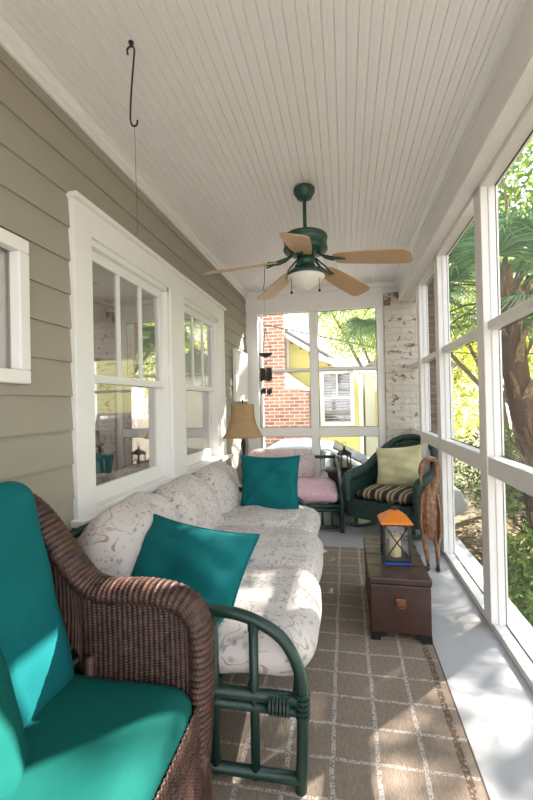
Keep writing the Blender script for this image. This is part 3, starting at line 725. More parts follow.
place(c, (-.52, 4.13, .312), (1, .07, 0), (-.07, 1, 0)); tag(c, 'pink seat cushion of the rattan armchair in the far corner', 'cushion')
c = box_cushion(.74, .36, .15, r=.07, crown=.03, wr=.009, seed=42, rnd=.08).build('back_cushion', 'pink', smooth=True); finish(c)
place(c, (-.71, 4.40, .505), (1, .07, 0), (0, .26, 1)); tag(c, 'faded pink floral back cushion of the far corner armchair', 'cushion')

# ---- dark wicker side table with glass top
tx, ty = -.03, 4.50
tb = thing('side_table', 'dark wicker side table with glass top between the two far chairs', 'table', (tx, ty, 0))
def f(u, v): a = u * 2 * PI; r = .15 + .02 * np.cos(v * 2 * PI); return r * np.cos(a), r * np.sin(a), .05 + v * .39
woven_sheet(MB(), f, 220, 120, .022, .016, .008).build('drum_base', 'wicker_dark', tb, smooth=True, solid=.004, fix=False)
MB().lathe([(.14, .43), (.20, .435), (.205, .45), (.20, .462), (.0, .462)], 32).build('rim', 'wicker_dark', tb, smooth=True)
MB().lathe([(0, .464), (.215, .464), (.215, .472), (0, .472)], 40).build('glass_top', 'clear', tb)
for a in range(4): MB().tube([(.13 * math.cos(a * PI / 2 + .4), .13 * math.sin(a * PI / 2 + .4), 0), (.13 * math.cos(a * PI / 2 + .4), .13 * math.sin(a * PI / 2 + .4), .1)], .014, 8).build('leg', 'wicker_dark', tb)

def lantern(root, w, h, roof_h, mat_roof, over, xb=True, post=.006, cross_w=.004):
    hw = w / 2
    MB().box(-hw, hw, -hw, hw, 0, .014).build('base', 'black_metal', root, bevel=.002)
    for sx in (-1, 1):
        for sy in (-1, 1): MB().box(sx * hw - post, sx * hw + post, sy * hw - post, sy * hw + post, .0, h).build('post', 'black_metal', root)
    m = MB()
    for (a, b, c_, d) in ((-hw, hw, -hw - post, -hw + post), (-hw, hw, hw - post, hw + post), (-hw - post, -hw + post, -hw, hw), (hw - post, hw + post, -hw, hw)): m.box(a, b, c_, d, h - .012, h)
    m.build('top_frame', 'black_metal', root)
    for k_ in range(4):
        a = k_ * PI / 2; rot = Matrix.Rotation(a, 4, 'Z')
        MB().add([rot @ Vector(p) for p in ((-hw, -hw, .014), (hw, -hw, .014), (hw, -hw, h), (-hw, -hw, h))], [(0, 1, 2, 3)]).build('pane', 'clear', root, solid=.001)
        if xb:
            m = MB()
            for s in (-1, 1): m.tube([rot @ Vector((-s * hw, -hw - .002, .014)), rot @ Vector((s * hw, -hw - .002, h - .01))], cross_w, 6)
            m.build('cross_bar', 'black_metal', root)
    q = hw + over; t_ = .22 * hw
    MB().add([(-q, -q, h), (q, -q, h), (q, q, h), (-q, q, h), (-q * .93, -q * .93, h + .010), (q * .93, -q * .93, h + .010), (q * .93, q * .93, h + .010), (-q * .93, q * .93, h + .010), (-t_, -t_, h + roof_h), (t_, -t_, h + roof_h), (t_, t_, h + roof_h), (-t_, t_, h + roof_h)],
             [(3, 2, 1, 0), (8, 9, 10, 11)] + [(i, (i + 1) % 4, (i + 1) % 4 + 4, i + 4) for i in range(4)] + [(i + 4, (i + 1) % 4 + 4, (i + 1) % 4 + 8, i + 8) for i in range(4)]).build('roof', mat_roof, root)
# small black lantern on the side table
sl = thing('candle_lantern', 'small black metal lantern on the wicker side table', 'lantern', (tx + .01, ty - .02, .4725), R(20))
lantern(sl, .105, .155, .05, 'black_metal', .012, xb=False, post=.005)
MB().lathe([(0, .205), (.012, .205), (.014, .222), (.006, .232), (0, .235)], 12).build('cap', 'black_metal', sl)
MB().tube([(.022 * math.sin(a), 0, .255 + .022 * math.cos(a)) for a in np.linspace(0, 2 * PI, 18, endpoint=False)], .003, 6, closed=True).build('handle', 'black_metal', sl)
MB().lathe([(0, .015), (.024, .015), (.024, .08), (0, .08)], 14).build('candle', 'candle', sl)

# ---- green wicker rocking chair
rk = thing('rocking_chair', 'dark green wicker rocking chair with rounded back in the far right corner', 'rocking chair', (.46, 3.91, 0), R(-31)); rk.scale = (1.06, 1.04, 1.0)
# plan curve of the shell, from left arm front round the back to right arm front (faces -y)
plan = [(-.30, -.31), (-.305, -.15), (-.30, .05), (-.26, .21), (-.15, .30), (0, .33), (.15, .30), (.26, .21), (.30, .05), (.305, -.15), (.30, -.31)]
ptop = [.50, .515, .545, .66, .785, .83, .785, .66, .545, .515, .50]
PP = pathnp([(x, y, z) for (x, y), z in zip(plan, ptop)], 12)
def shell(u, v, off=0, z0=.15):
    t = np.linspace(0, 1, len(PP)); X = np.interp(u, t, PP[:, 0]); Y = np.interp(u, t, PP[:, 1]); Z = np.interp(u, t, PP[:, 2])
    s = 1 + off; fl = 1 + .10 * (v - .5) * np.clip(Z - .5, 0, 1) * 3
    return X * s * fl, Y * s * np.where(Y > 0, fl, 1), z0 + v * (Z - z0)
woven_sheet(MB(), lambda u, v: shell(u, v), 420, 200, .020, .013, .006).build('shell', 'wicker_green', rk, smooth=True, solid=.006, fix=False)
rimp = [(x * 1.03, y * (1.04 if y > 0 else 1), z) for (x, y), z in zip(plan, ptop)]
rimp = [(-.30, -.335, .30), (-.305, -.34, .42)] + rimp + [(.305, -.34, .42), (.30, -.335, .30)]
rad = [.035, .04, .048, .048, .045, .036, .03, .03, .03, .036, .045, .048, .048, .04, .035]
woven_tube(MB(), pathnp(rimp, 8), rad, .02, .012, .005, ds=.005, flat=1.15).build('rolled_rim', 'wicker_green', rk, smooth=True, fix=False)
def f(u, v): return -.31 + u * .62, -.33 - .01 * np.sin(u * PI) + 0 * v, .15 + v * .165
woven_sheet(MB(), f, 200, 80, .020, .013, .006).build('front_skirt', 'wicker_green', rk, smooth=True, solid=.006, fix=False)
m = MB(); m.prism([(-.29, -.32), (.29, -.32), (.29, .05), (.25, .2), (.14, .29), (-.14, .29), (-.25, .2), (-.29, .05)], 'z', .285, .305); m.build('seat_deck', 'wicker_green', rk)
for s in (-1, 1):
    pts = [(s * .25, y, .022 + .11 * ((y - 0) / .42) ** 2 * .8) for y in np.linspace(-.44, .44, 17)]
    MB().tube(pts, .019, 8).build('rocker', 'dark_green', rk, smooth=True)
    for y in (-.29, .22): MB().tube([(s * .25, y, .04 + .088 * (y / .42) ** 2), (s * .25, y, .15)], .017, 8).build('leg', 'dark_green', rk, smooth=True)
c = box_cushion(.52, .52, .08, r=.04, crown=.02, wr=.003, seed=51).build('seat_cushion', 'stripe', smooth=True); finish(c)
place(c, (.44, 3.878, .352), (math.cos(R(-31)), math.sin(R(-31)), 0), (-math.sin(R(-31)), math.cos(R(-31)), 0)); tag(c, 'black and cream striped seat cushion on the green rocking chair', 'cushion')
throw_pillow(.45, .39, .14, 'cream', (.485, 3.965, .575), (math.cos(R(-26)), math.sin(R(-26)), .13), (.14, .34, 1), 'pale cream green throw pillow leaning in the green rocking chair', 53)

# ---- wicker bird standing by the screen
bd = thing('bird_figure', 'tall tan wicker bird figure with curled neck standing by the side screen', 'figurine', (.575, 3.04, 0), R(-8))
m = MB(); prof = [(0, .20), (.022, .205), (.045, .25), (.062, .32), (.068, .40), (.062, .47), (.045, .53), (.028, .57), (0, .60)]
prof = [(np.interp(z, [p[1] for p in prof], [p[0] for p in prof]), z) for z in np.linspace(.20, .60, 60)]
n = 40; X = np.array([[(r * 1.02 * math.cos(a) * (1 + .035 * math.cos(13 * a)), r * .8 * math.sin(a) * (1 + .035 * math.cos(13 * a)), z) for a in np.linspace(0, 2 * PI, 52, endpoint=False)] for r, z in prof])
X += (np.sin(X[:, :, 2:3] * 2 * PI / .012) * .0012) * np.array([1, 1, 0]); m.grid(X, cv=True); m.build('body', 'wicker_tan', bd, smooth=True)
nk = smooth_path([(.022, 0, .54), (.036, 0, .60), (.05, 0, .67), (.052, 0, .73), (.035, 0, .768), (-.005, -.01, .775), (-.038, -.01, .75), (-.052, -.01, .70), (-.058, -.01, .655)], 8)
m = MB(); rr = np.interp(np.linspace(0, 1, len(nk)), [0, .2, .45, .8, .9, 1], [.032, .022, .017, .019, .022, .010]); m.tube(nk, list(rr), 12); m.build('neck', 'wicker_tan', bd, smooth=True)
MB().tube([(-.056, -.01, .665), (-.060, -.012, .62), (-.052, -.012, .575)], [.011, .007, .002], 8).build('beak', 'wicker_tan', bd, smooth=True)
for s in (-1, 1):
    w_ = []
    X = np.array([[(s * (.046 + .018 * math.sin(t * PI) + .012 * math.cos(b)), .055 * math.sin(b) * math.sin(t * PI) ** .6 - .012, .18 + .36 * t) for b in np.linspace(0, 2 * PI, 16, endpoint=False)] for t in np.linspace(0.02, .98, 20)])
    m = MB(); m.grid(X, cv=True); m.build('wing', 'wicker_tan', bd, smooth=True)
    MB().tube([(s * .028, 0, .26), (s * .040, -.005, .16), (s * .032 + .012, .0, .02)], [.024, .016, .011], 10).build('leg', 'wicker_tan', bd, smooth=True)
    MB().tube([(s * .032 + .012, .03, .010), (s * .032 + .010, -.03, .010), (s * .035 + .008, -.06, .006)], [.012, .014, .006], 8).build('foot', 'brick_dark_wood', bd, smooth=True)

# ---- trunk with lantern
tr = thing('storage_trunk', 'dark brown leather trunk with brass latch standing on the rug edge', 'trunk', (.245, 2.37, 0))
hw, hl = .144, .295
MB().box(-hw, hw, -hl, hl, .048, .285).build('body', 'trunk', tr, bevel=.006)
m = MB(); m.box(-hw - .006, hw + .006, -hl - .006, hl + .006, .287, .322); m.build('lid', 'trunk', tr, bevel=.008)
m = MB()
for yy_ in (-.14, .02, .17): m.box(-hw - .007, hw + .007, yy_, yy_ + .012, .29, .3235)
m.build('lid_strap', 'brick_dark_wood', tr)
for sx in (-1, 1):
    for sy in (-1, 1):
        a = sx * hw; m = MB(); q = sx
        m.prism([(a, 0.0105), (a, .05), (a - q * .085, .05), (a - q * .075, .036), (a - q * .05, .030), (a - q * .045, .0105)], 'y', sy * hl, sy * (hl - .05)); m.build('foot', 'black_metal', tr)
m = MB(); m.box(-.024, .024, -hl - .010, -hl - .001, .205, .224); m.build('latch_plate', 'brass', tr, bevel=.003)
m = MB(); m.box(-.018, .024, -hl - .013, -hl - .002, .190, .208); m.tube([(-.010, -hl - .012, .192), (-.008, -hl - .014, .183), (.016, -hl - .014, .183), (.018, -hl - .012, .192)], .003, 6); m.build('latch', 'brass', tr, bevel=.002)
cl = MB(); cl.box(-.074, .066, -.054, .07, 0, .006); o = cl.build('folded_cloth', 'blue', bevel=.002); o.location = (.258, 2.29, .3238); o.rotation_euler = (0, 0, R(3)); tag(o, 'bright blue cloth under the orange roofed lantern', 'cloth')
bl = thing('candle_lantern', 'black framed lantern with orange roof and candle on the trunk', 'lantern', (.252, 2.315, .3305), R(3))
lantern(bl, .128, .205, .062, 'orange', .020, post=.005, cross_w=.0036)
MB().lathe([(0, .015), (.030, .015), (.030, .125), (.022, .130), (0, .127)], 20).build('candle', 'candle', bl, smooth=False)
MB().lathe([(0, .262), (.018, .262), (.018, .278), (.008, .284), (0, .285)], 14).build('cap', 'black_metal', bl)
MB().tube(smooth_path([(-.02, -.004, .272), (-.040, -.03, .290), (-.02, -.045, .312), (.01, -.03, .320), (.03, -.004, .300), (.02, 0, .272)], 5), .0035, 6).build('handle', 'black_metal', bl, smooth=True)

# ---- ceiling fan
fx, fy = -.222, 2.53
fan = thing('ceiling_fan', 'green ceiling fan with five tan blades and frosted bowl light', 'ceiling fan', (fx, fy, 2.54))
MB().lathe([(0, -.0005), (.050, -.0005), (.052, -.004), (.066, -.010), (.068, -.014), (.066, -.034), (.064, -.038), (.052, -.055), (.046, -.070), (.036, -.074), (.018, -.085), (0, -.086)], 28).build('canopy', 'fan_green', fan, smooth=True)
MB().tube([(0, 0, -.08), (0, 0, -.27)], .0115, 12).build('downrod', 'fan_green', fan, smooth=True)
MB().lathe([(0, -.26), (.025, -.262), (.030, -.285), (.034, -.292), (.125, -.304), (.130, -.306), (.137, -.314), (.139, -.32), (.139, -.328), (.134, -.330), (.134, -.385), (.139, -.388), (.138, -.398), (.130, -.408), (.125, -.410), (.075, -.425), (.045, -.44), (0, -.44)], 36).build('motor_housing', 'fan_green', fan, smooth=True)
MB().lathe([(0, -.435), (.055, -.44), (.06, -.47), (.05, -.495), (.04, -.50), (.04, -.52), (.10, -.525), (.118, -.54), (.122, -.56), (0, -.56)], 32).build('switch_housing', 'fan_green', fan, smooth=True)
MB().lathe([(.118, -.556), (.116, -.570), (.100, -.590), (.065, -.618), (.028, -.640), (.012, -.646), (0, -.647)], 32).build('light_bowl', 'bowl', fan, smooth=True)
for k_ in range(5):
    a = R(-18 + 72 * k_); rot = Matrix.Rotation(a, 4, 'Z')
    out = [(.19, -.045), (.24, -.058), (.40, -.070), (.58, -.074), (.612, -.068), (.632, -.04), (.632, .04), (.612, .068), (.58, .074), (.40, .070), (.24, .058), (.19, .045), (.18, 0)]
    def zf(x, y): return -.478 - (x - .18) * .16 - y * .22
    tp = [rot @ Vector((x, y, zf(x, y))) for x, y in out]; bt = [rot @ Vector((x, y, zf(x, y) - .006)) for x, y in out]; n = len(out)
    b = MB().add(tp + bt, [tuple(range(n)), tuple(range(2 * n - 1, n - 1, -1))] + [(i, (i + 1) % n, (i + 1) % n + n, i + n) for i in range(n)]).build('blade', 'blade', fan)
    m = MB()
    for s in (-1, 1): m.tube([rot @ Vector(p) for p in ((.085, s * .012, -.43), (.12, s * .03, -.458), (.16, s * .036, -.475), (.20, s * .022, -.486), (.245, s * .03, -.497 + s * .006))], .006, 6)
    m.tube([rot @ Vector(p) for p in ((.085, 0, -.43), (.14, 0, -.47), (.255, 0, -.4965))], .008, 6)
    m.build('blade_iron', 'fan_green', b, smooth=True)
for (dx, dy, zl) in ((-.085, -.06, -.66), (.085, -.05, -.655)):
    m = MB(); m.tube([(dx, dy, -.55), (dx, dy, zl)], .0018, 5); m.build('pull_chain', 'black_metal', fan)
    MB().lathe([(0, zl - .02), (.007, zl - .018), (.008, zl - .008), (.003, zl), (0, zl + .002)], 10, c=(dx, dy, 0)).build('pull_knob', 'black_metal', fan, smooth=True)

# ---- ceiling hook with its wire
hk = thing('ceiling_hook', 'long black S hook hanging from the ceiling near the siding', 'hook', (-.748, 1.371, 2.54))
MB().lathe([(0, 0), (.010, 0), (.010, -.006), (.003, -.010), (.003, -.02), (0, -.02)], 10).build('screw_eye', 'black_metal', hk)
MB().tube(smooth_path([(-.014, 0, -.045), (-.016, 0, -.025), (0, 0, -.015), (.012, 0, -.03), (.008, 0, -.08), (-.004, 0, -.20), (-.008, 0, -.285), (.0, 0, -.312), (.016, 0, -.312), (.020, 0, -.295)], 6), .0035, 8).build('hook_rod', 'black_metal', hk, smooth=True)
tag(MB().tube([(0, 0, 0), (.002, 0, -.2), (.004, 0, -.41)], .0009, 5).build('hanging_string', 'string', loc=None), 'thin grey string dangling from the long ceiling hook', 'string').location = (-.740, 1.371, 2.229)

# ---- wind chime
wc = thing('wind_chime', 'dark metal wind chime hanging before the left back screen', 'wind chime', (-.735, 3.80, 2.538))
MB().tube(smooth_path([(.0, 0, 0), (.006, 0, -.02), (.008, 0, -.1), (0, 0, -.2), (-.01, 0, -.25), (0, 0, -.27), (.014, 0, -.262), (.012, 0, -.25)], 6), .003, 6).build('hook', 'black_metal', wc, smooth=True)
MB().tube([(0, 0, -.265), (0, 0, -.65)], .0010, 5).build('cord', 'string', wc)
for a in range(3): MB().tube([(0, 0, -.62), (.055 * math.cos(a * 2.1 + .3), .055 * math.sin(a * 2.1 + .3), -.87)], .0028, 5).build('chain', 'chime', wc)
MB().lathe([(0, -.862), (.06, -.866), (.066, -.874), (.05, -.89), (.02, -.905), (0, -.906)], 20).build('top_disc', 'chime', wc, smooth=True)
for a in range(6):
    c_, s_ = math.cos(a * PI / 3), math.sin(a * PI / 3)
    MB().tube([(.045 * c_, .045 * s_, -.88), (.045 * c_, .045 * s_, -1.01)], .001, 4).build('cord', 'string', wc)
    MB().lathe([(0, 0), (.012, 0), (.013, -.02), (.014, -.11 - .01 * (a % 2)), (0, -.115 - .01 * (a % 2))], 10, c=(.045 * c_, .045 * s_, -1.01)).build('bell_tube', 'chime', wc, smooth=True)
    MB().tube([(.045 * c_, .045 * s_, -1.12), (.045 * c_, .045 * s_, -1.19)], .001, 4).build('cord', 'string', wc)
    MB().lathe([(0, 0), (.006, -.01), (.012, -.03), (.008, -.055), (0, -.07)], 8, c=(.045 * c_, .045 * s_, -1.19 - .012 * (a % 2))).build('leaf_drop', 'chime', wc, smooth=True)
MB().lathe([(0, 0), (.010, -.004), (.012, -.012), (0, -.02)], 8, c=(0, 0, -.95)).build('striker', 'chime', wc)
MB().tube([(0, 0, -.9), (0, 0, -1.2)], .001, 4).build('cord', 'string', wc)

# ---- white panel on the siding near the far corner
wp = thing('wall_panel', 'white framed panel hung on the siding above the lamp', 'panel', (XL + .03, 4.40, 1.5))
m = MB(); m.box(-.012, .012, -.25, .25, -.26, .26); m.build('board', 'white', wp, bevel=.003)
m = MB()
for bx in ((-.27, .27, -.28, -.25), (-.27, .27, .25, .28), (-.27, -.245, -.25, .25), (.245, .27, -.25, .25)): m.box(-.016, .018, *bx)
m.build('frame', 'white', wp, bevel=.003)

# ============================================================ OUTSIDE
# neighbour's house behind the back screens
HY = 9.0
hs = thing('neighbour_house', 'yellow clapboard house with brick chimney behind the back screens', 'house', (0, HY, -.85))
def HB(m_, name, mat, par=None, **k): return m_.build(name, mat, par or hs, **k)
Z0 = .85
def hz(z): return z + Z0
m = MB(); zz = -.85; 
poly_l = lambda zb: None
# gable 1: rises to the left (rake falls to the right to x=-.25), gable 2 wing to the right with window
def clap(m_, xa, xb, za, zb, y, step=.13):
    z_ = za
    while z_ < zb - 1e-6:
        z2 = min(z_ + step, zb); m_.add([(xa, y - .014, hz(z_)), (xb, y - .014, hz(z_)), (xb, y, hz(z2)), (xa, y, hz(z2)), (xa, y, hz(z_)), (xb, y, hz(z_))], [(0, 1, 2, 3), (4, 5, 1, 0)]); z_ = z2
m = MB(); clap(m, -6, 0.38, -.85, 1.6, 0.02)
# gable part clipped under the rake line from (-1.25,2.62) to (-.25,1.98)
z_ = 1.6
while z_ < 5.2:
    xr = -1.25 + (2.62 - (z_ + .06)) / .64
    if xr > -6: m.add([(-6, .006, hz(z_)), (xr, .006, hz(z_)), (xr, .02, hz(z_ + .13)), (-6, .02, hz(z_ + .13))], [(0, 1, 2, 3)])
    z_ += .13
HB(m, 'siding_wall', 'yellow')
m = MB(); m.box(-6, .38, .03, 6, 0, hz(1.6)); m.box(-6, -.5, .03, 6, hz(1.6), hz(2.0)); HB(m, 'house_body', 'yellow')
m = MB(); m.prism([(-5.2, hz(5.15)), (.05, hz(1.79)), (.05, hz(1.90)), (-5.2, hz(5.27))], 'y', -.28, .02); HB(m, 'rake_board', 'white')
m = MB(); m.prism([(-5.2, hz(5.27)), (.12, hz(1.88)), (.12, hz(1.93)), (-5.2, hz(5.33))], 'y', -.3, 6); HB(m, 'roof', 'roof')
m = MB(); m.prism([(-.62, hz(2.24)), (-.62, hz(2.12)), (1.0, hz(1.58)), (1.0, hz(1.70))], 'y', -.38, -.05); HB(m, 'eave_board', 'white')
# chimney
m = MB(); m.prism([(-1.92, 0), (-.75, 0), (-.75, hz(1.45)), (-1.24, hz(1.80)), (-1.26, hz(3.9)), (-1.70, hz(3.9)), (-1.72, hz(1.80)), (-1.92, hz(1.45))], 'y', -.45, 0); HB(m, 'chimney', 'brick_red')
m = MB(); m.prism([(-.73, hz(1.44)), (-.73, hz(1.49)), (-1.24, hz(1.87)), (-1.24, hz(1.50)), (-.95, hz(1.50)), (-.90, hz(1.46))], 'y', -.47, -.30); HB(m, 'chimney_shoulder', 'white')
m = MB(); m.box(-1.27, -1.20, -.10, 0.0, hz(1.9), hz(3.6)); HB(m, 'corner_board', 'white')
def hwin(x0, x1, z0, z1, y=-.03):
    m = MB(); t = .085
    for bx in ((x0 + t, x1 - t, z0, z0 + t), (x0 + t, x1 - t, z1 - t, z1), (x0, x0 + t, z0, z1), (x1 - t, x1, z0, z1)): m.box(bx[0], bx[1], y - .05, y + .05, hz(bx[2]), hz(bx[3]))
    zm = (z0 + z1) / 2; m.box(x0 + t, x1 - t, y - .03, y + .045, hz(zm - .03), hz(zm + .03)); m.box((x0 + x1) / 2 - .02, (x0 + x1) / 2 + .02, y - .02, y + .04, hz(zm + .03), hz(z1 - t))
    fr = HB(m, 'window', 'white'); m = MB(); m.box(x0 + .05, x1 - .05, y + .03, y + .04, hz(z0 + .05), hz(z1 - .05)); m.build('pane', 'car_glass', fr)
    m = MB(); z_ = z0 + t
    while z_ < z1 - t: m.box(x0 + t, x1 - t, y + .018, y + .028, hz(z_), hz(z_ + .022)); z_ += .06
    m.build('blinds', 'blinds', fr)
hwin(-.53, .20, .68, 1.89); 
m = MB(); m.box(.30, .38, -.03, .02, 0, hz(1.7)); HB(m, 'corner_board', 'white')
# second wing set farther back
h2 = thing('neighbour_shed', 'pale outbuilding wall with white window right of the yellow house', 'house', (1.6, 10.5, -.85))
m = MB(); m.box(-1.1, 1.0, 0, 1.6, 0, 2.9); m.build('wall', 'white', h2)
m = MB(); m.prism([(-1.2, 2.85), (1.1, 2.85), (-.05, 3.6)], 'y', -.15, 1.7); m.build('roof', 'roof', h2)
m = MB(); m.box(-.85, -.35, -.04, .0, 1.2, 2.3); w_ = m.build('window', 'yellow', h2); MB().box(-.80, -.40, -.06, -.03, 1.25, 2.25).build('pane', 'car_glass', w_)

# parked car
car = thing('parked_car', 'white car parked between the porch and the yellow house', 'car', (-.35, 7.0, -.82))
sec = [(-2.1, .45), (-2.1, .80), (-1.9, .90), (-1.35, .98), (-.85, 1.33), (-.35, 1.36), (.1, 1.31), (.75, .97), (1.55, .86), (1.95, .72), (2.05, .45), (1.75, .28), (-1.9, .28)]
nx = len(sec); X = []
m = MB()
for yv, s in ((-.80, 0), (-.86, 1), (.86, 1), (.80, 0)):
    pass
def carsec(y, k): return [(x * (1 - .02 * (1 - k)), y * (1 - .16 * max(0, (z - .9) / .45)), z) for x, z in sec]
L_ = [carsec(-.85, 1), carsec(-.60, 1), carsec(.60, 1), carsec(.85, 1)]
vs = [p for r in L_ for p in r]; fs = [(i * nx + j, i * nx + (j + 1) % nx, (i + 1) * nx + (j + 1) % nx, (i + 1) * nx + j) for i in range(3) for j in range(nx)] + [tuple(range(nx)), tuple(range(4 * nx - 1, 3 * nx - 1, -1))]
m.add(vs, fs); m.build('body', 'car_white', car, bevel=.05, smooth=True)
m = MB()
for s in (-1, 1):
    m.add([(-1.2, s * .858, .98), (.60, s * .858, .98), (.08, s * .735, 1.27), (-.80, s * .735, 1.29)], [(0, 1, 2, 3)])
m.build('side_windows', 'car_glass', car, solid=.01)
m = MB(); m.add([(.72, -.68, 1.0), (.72, .68, 1.0), (.15, .58, 1.305), (.15, -.58, 1.305)], [(0, 1, 2, 3)]); m.build('windshield', 'car_glass', car, solid=.02)
m = MB(); m.add([(-1.33, -.66, 1.01), (-1.33, .66, 1.01), (-.90, .56, 1.315), (-.90, -.56, 1.315)], [(0, 1, 2, 3)]); m.build('rear_window', 'car_glass', car, solid=.02)
for x in (-1.3, 1.3):
    for s in (-1, 1):
        wq = MB().tube([(x, s * .70, .32), (x, s * .88, .32)], .32, 20).build('wheel', 'car_black', car); MB().tube([(x, s * .86, .32), (x, s * .885, .32)], .18, 14).build('hub_cap', 'car_white', wq)

# overhead wire seen through the back screens
tag(MB().tube([(-6.0, 7.6, 3.6), (-1.6, 7.4, 2.70), (.9, 7.2, 2.02), (6, 7.0, 1.7)], .010, 5).build('utility_wire', 'car_black'), 'thin black utility wire crossing before the yellow house', 'wire')

# ---- vegetation
def leaves(blobs, n, size, aspect=.45, seed=0, droop=.3, shell=.0):
    g = np.random.default_rng(seed); wts = np.array([b[3] * b[4] * b[5] for b in blobs]) ** .8; wts /= wts.sum()
    idx = g.choice(len(blobs), n, p=wts); B = np.array(blobs)[idx]
    d = g.normal(size=(n, 3)); d /= np.linalg.norm(d, axis=1, keepdims=True); r = (shell + (1 - shell) * g.random(n)) ** (1 / 2.2)
    c = B[:, :3] + d * r[:, None] * B[:, 3:6]
    # clumps
    c += g.normal(size=(n, 3)) * size * .5
    a = g.normal(size=(n, 3)); a[:, 2] -= droop; a /= np.linalg.norm(a, axis=1, keepdims=True)
    b = np.cross(a, g.normal(size=(n, 3))); b /= np.linalg.norm(b, axis=1, keepdims=True)
    s = size * g.uniform(.6, 1.3, n)[:, None]
    V = np.stack([c - a * s * .5, c + b * s * aspect * .5, c + a * s * .5, c - b * s * aspect * .5], 1).reshape(-1, 3)
    return V
def leafmesh(name, V, mat, parent, off=(0, 0, 0)):
    n = len(V) // 4; me = bpy.data.meshes.new(name); me.vertices.add(len(V)); me.vertices.foreach_set('co', (V - np.array(off)).astype(np.float32).ravel())
    me.loops.add(n * 4); me.loops.foreach_set('vertex_index', np.arange(n * 4, dtype=np.int32)); me.polygons.add(n); me.polygons.foreach_set('loop_start', np.arange(0, n * 4, 4, dtype=np.int32)); me.update(calc_edges=True)
    me.materials.append(M[mat]); o = bpy.data.objects.new(name, me); COL.objects.link(o); o.parent = parent; return o
def tree(name, label, base, tips, blobs, n, size, mat, r=.12, group=None, seed=0, cat='tree'):
    root = thing(name, label, cat, base, 0, group); g = random.Random(seed); b0 = Vector(base)
    blobs = [tuple(b) for b in blobs]
    m = MB(); fork = Vector(tips[0]) - b0
    m.tube(smooth_path([(0, 0, -.05), tuple(fork * .5 + Vector((g.uniform(-.1, .1), g.uniform(-.1, .1), 0))), tuple(fork)], 6), [r * (1 - .5 * i / 12) for i in range(13)], 9)
    m.build('trunk', 'trunk_bark', root, smooth=True)
    for b in blobs:
        e = Vector(b[:3]) - b0; mid = (fork + e) / 2 + Vector((g.uniform(-.15, .15), g.uniform(-.15, .15), g.uniform(-.05, .2)))
        MB().tube(smooth_path([tuple(fork * .92), tuple(mid), tuple(e)], 5), [r * .45 * (1 - .75 * i / 10) for i in range(11)], 6).build('branch', 'trunk_bark', root, smooth=True)
    leafmesh('foliage', leaves(blobs, n, size, seed=seed), mat, root, base); return root
G = -.85
tree('leafy_tree', 'yellow green tree behind the yellow house, seen in right back screen', (1.2, 13.8, G), [(1.1, 13.6, 1.4)], [(.3, 13.3, 3.5, 1.4, 1.0, 1.0), (1.7, 13.4, 3.2, 1.3, 1.0, .9), (-.7, 13.4, 4.8, 1.2, .9, .9), (1.2, 13.4, 5.0, 1.6, 1.2, 1.)], 9000, .13, 'leaf_yellow', .16, seed=1)
tree('leafy_tree', 'yellow green tree overhanging between the brown pier and the yellow house', (2.9, 8.2, G), [(2.8, 8.1, 1.2)], [(1.9, 8.0, 2.9, 1.3, .9, .8), (3.2, 8.2, 2.4, 1.2, 1, .9), (3.4, 7.6, 3.4, 1.3, 1, .8), (.9, 7.9, 3.2, .8, .7, .5)], 9000, .10, 'leaf_yellow', .12, seed=2)
tree('leafy_tree', 'tall tree with yellow green leaves behind the palm', (4.9, 8.2, G), [(4.8, 8.0, 1.5)], [(4.2, 7.6, 2.6, 1.3, 1, 1), (5.4, 8.0, 3.2, 1.4, 1.2, 1), (4.6, 8.8, 4.4, 1.6, 1.2, 1), (5.9, 7.4, 1.7, 1.1, 1, .9), (4.6, 7.2, 5.6, 1.3, 1.2, .9), (3.8, 6.9, 4.4, 1.0, .9, .7)], 12000, .11, 'leaf_yellow', .14, seed=3)
tree('leafy_tree', 'broad mid green tree far right beyond the garden', (7.2, 6.0, G), [(7.0, 5.9, 1.4)], [(6.4, 5.6, 2.6, 1.4, 1.2, 1.1), (7.6, 6.2, 3.4, 1.6, 1.3, 1.1), (6.6, 7.0, 4.6, 1.5, 1.2, 1), (7.5, 4.6, 2.2, 1.2, 1.1, 1)], 9000, .13, 'leaf_green', .16, seed=4)
tree('leafy_tree', 'sparse green tree to the right of the palm bed', (4.4, 5.3, G), [(4.3, 5.2, 2.4)], [(4.2, 5.5, 4.2, .9, .9, .6), (3.6, 4.6, 3.9, .7, .7, .5), (4.6, 4.9, 4.9, .8, .8, .5)], 620, .15, 'leaf_green', .09, seed=6)
tree('slender_tree', 'slender grey trunked tree seen low between the screen posts', (1.52, 4.75, G), [(1.58, 4.8, 1.9)], [(1.9, 5.0, 3.6, .8, .8, .6), (1.5, 4.5, 4.0, .8, .8, .5)], 2600, .09, 'leaf_green', .05, seed=5)
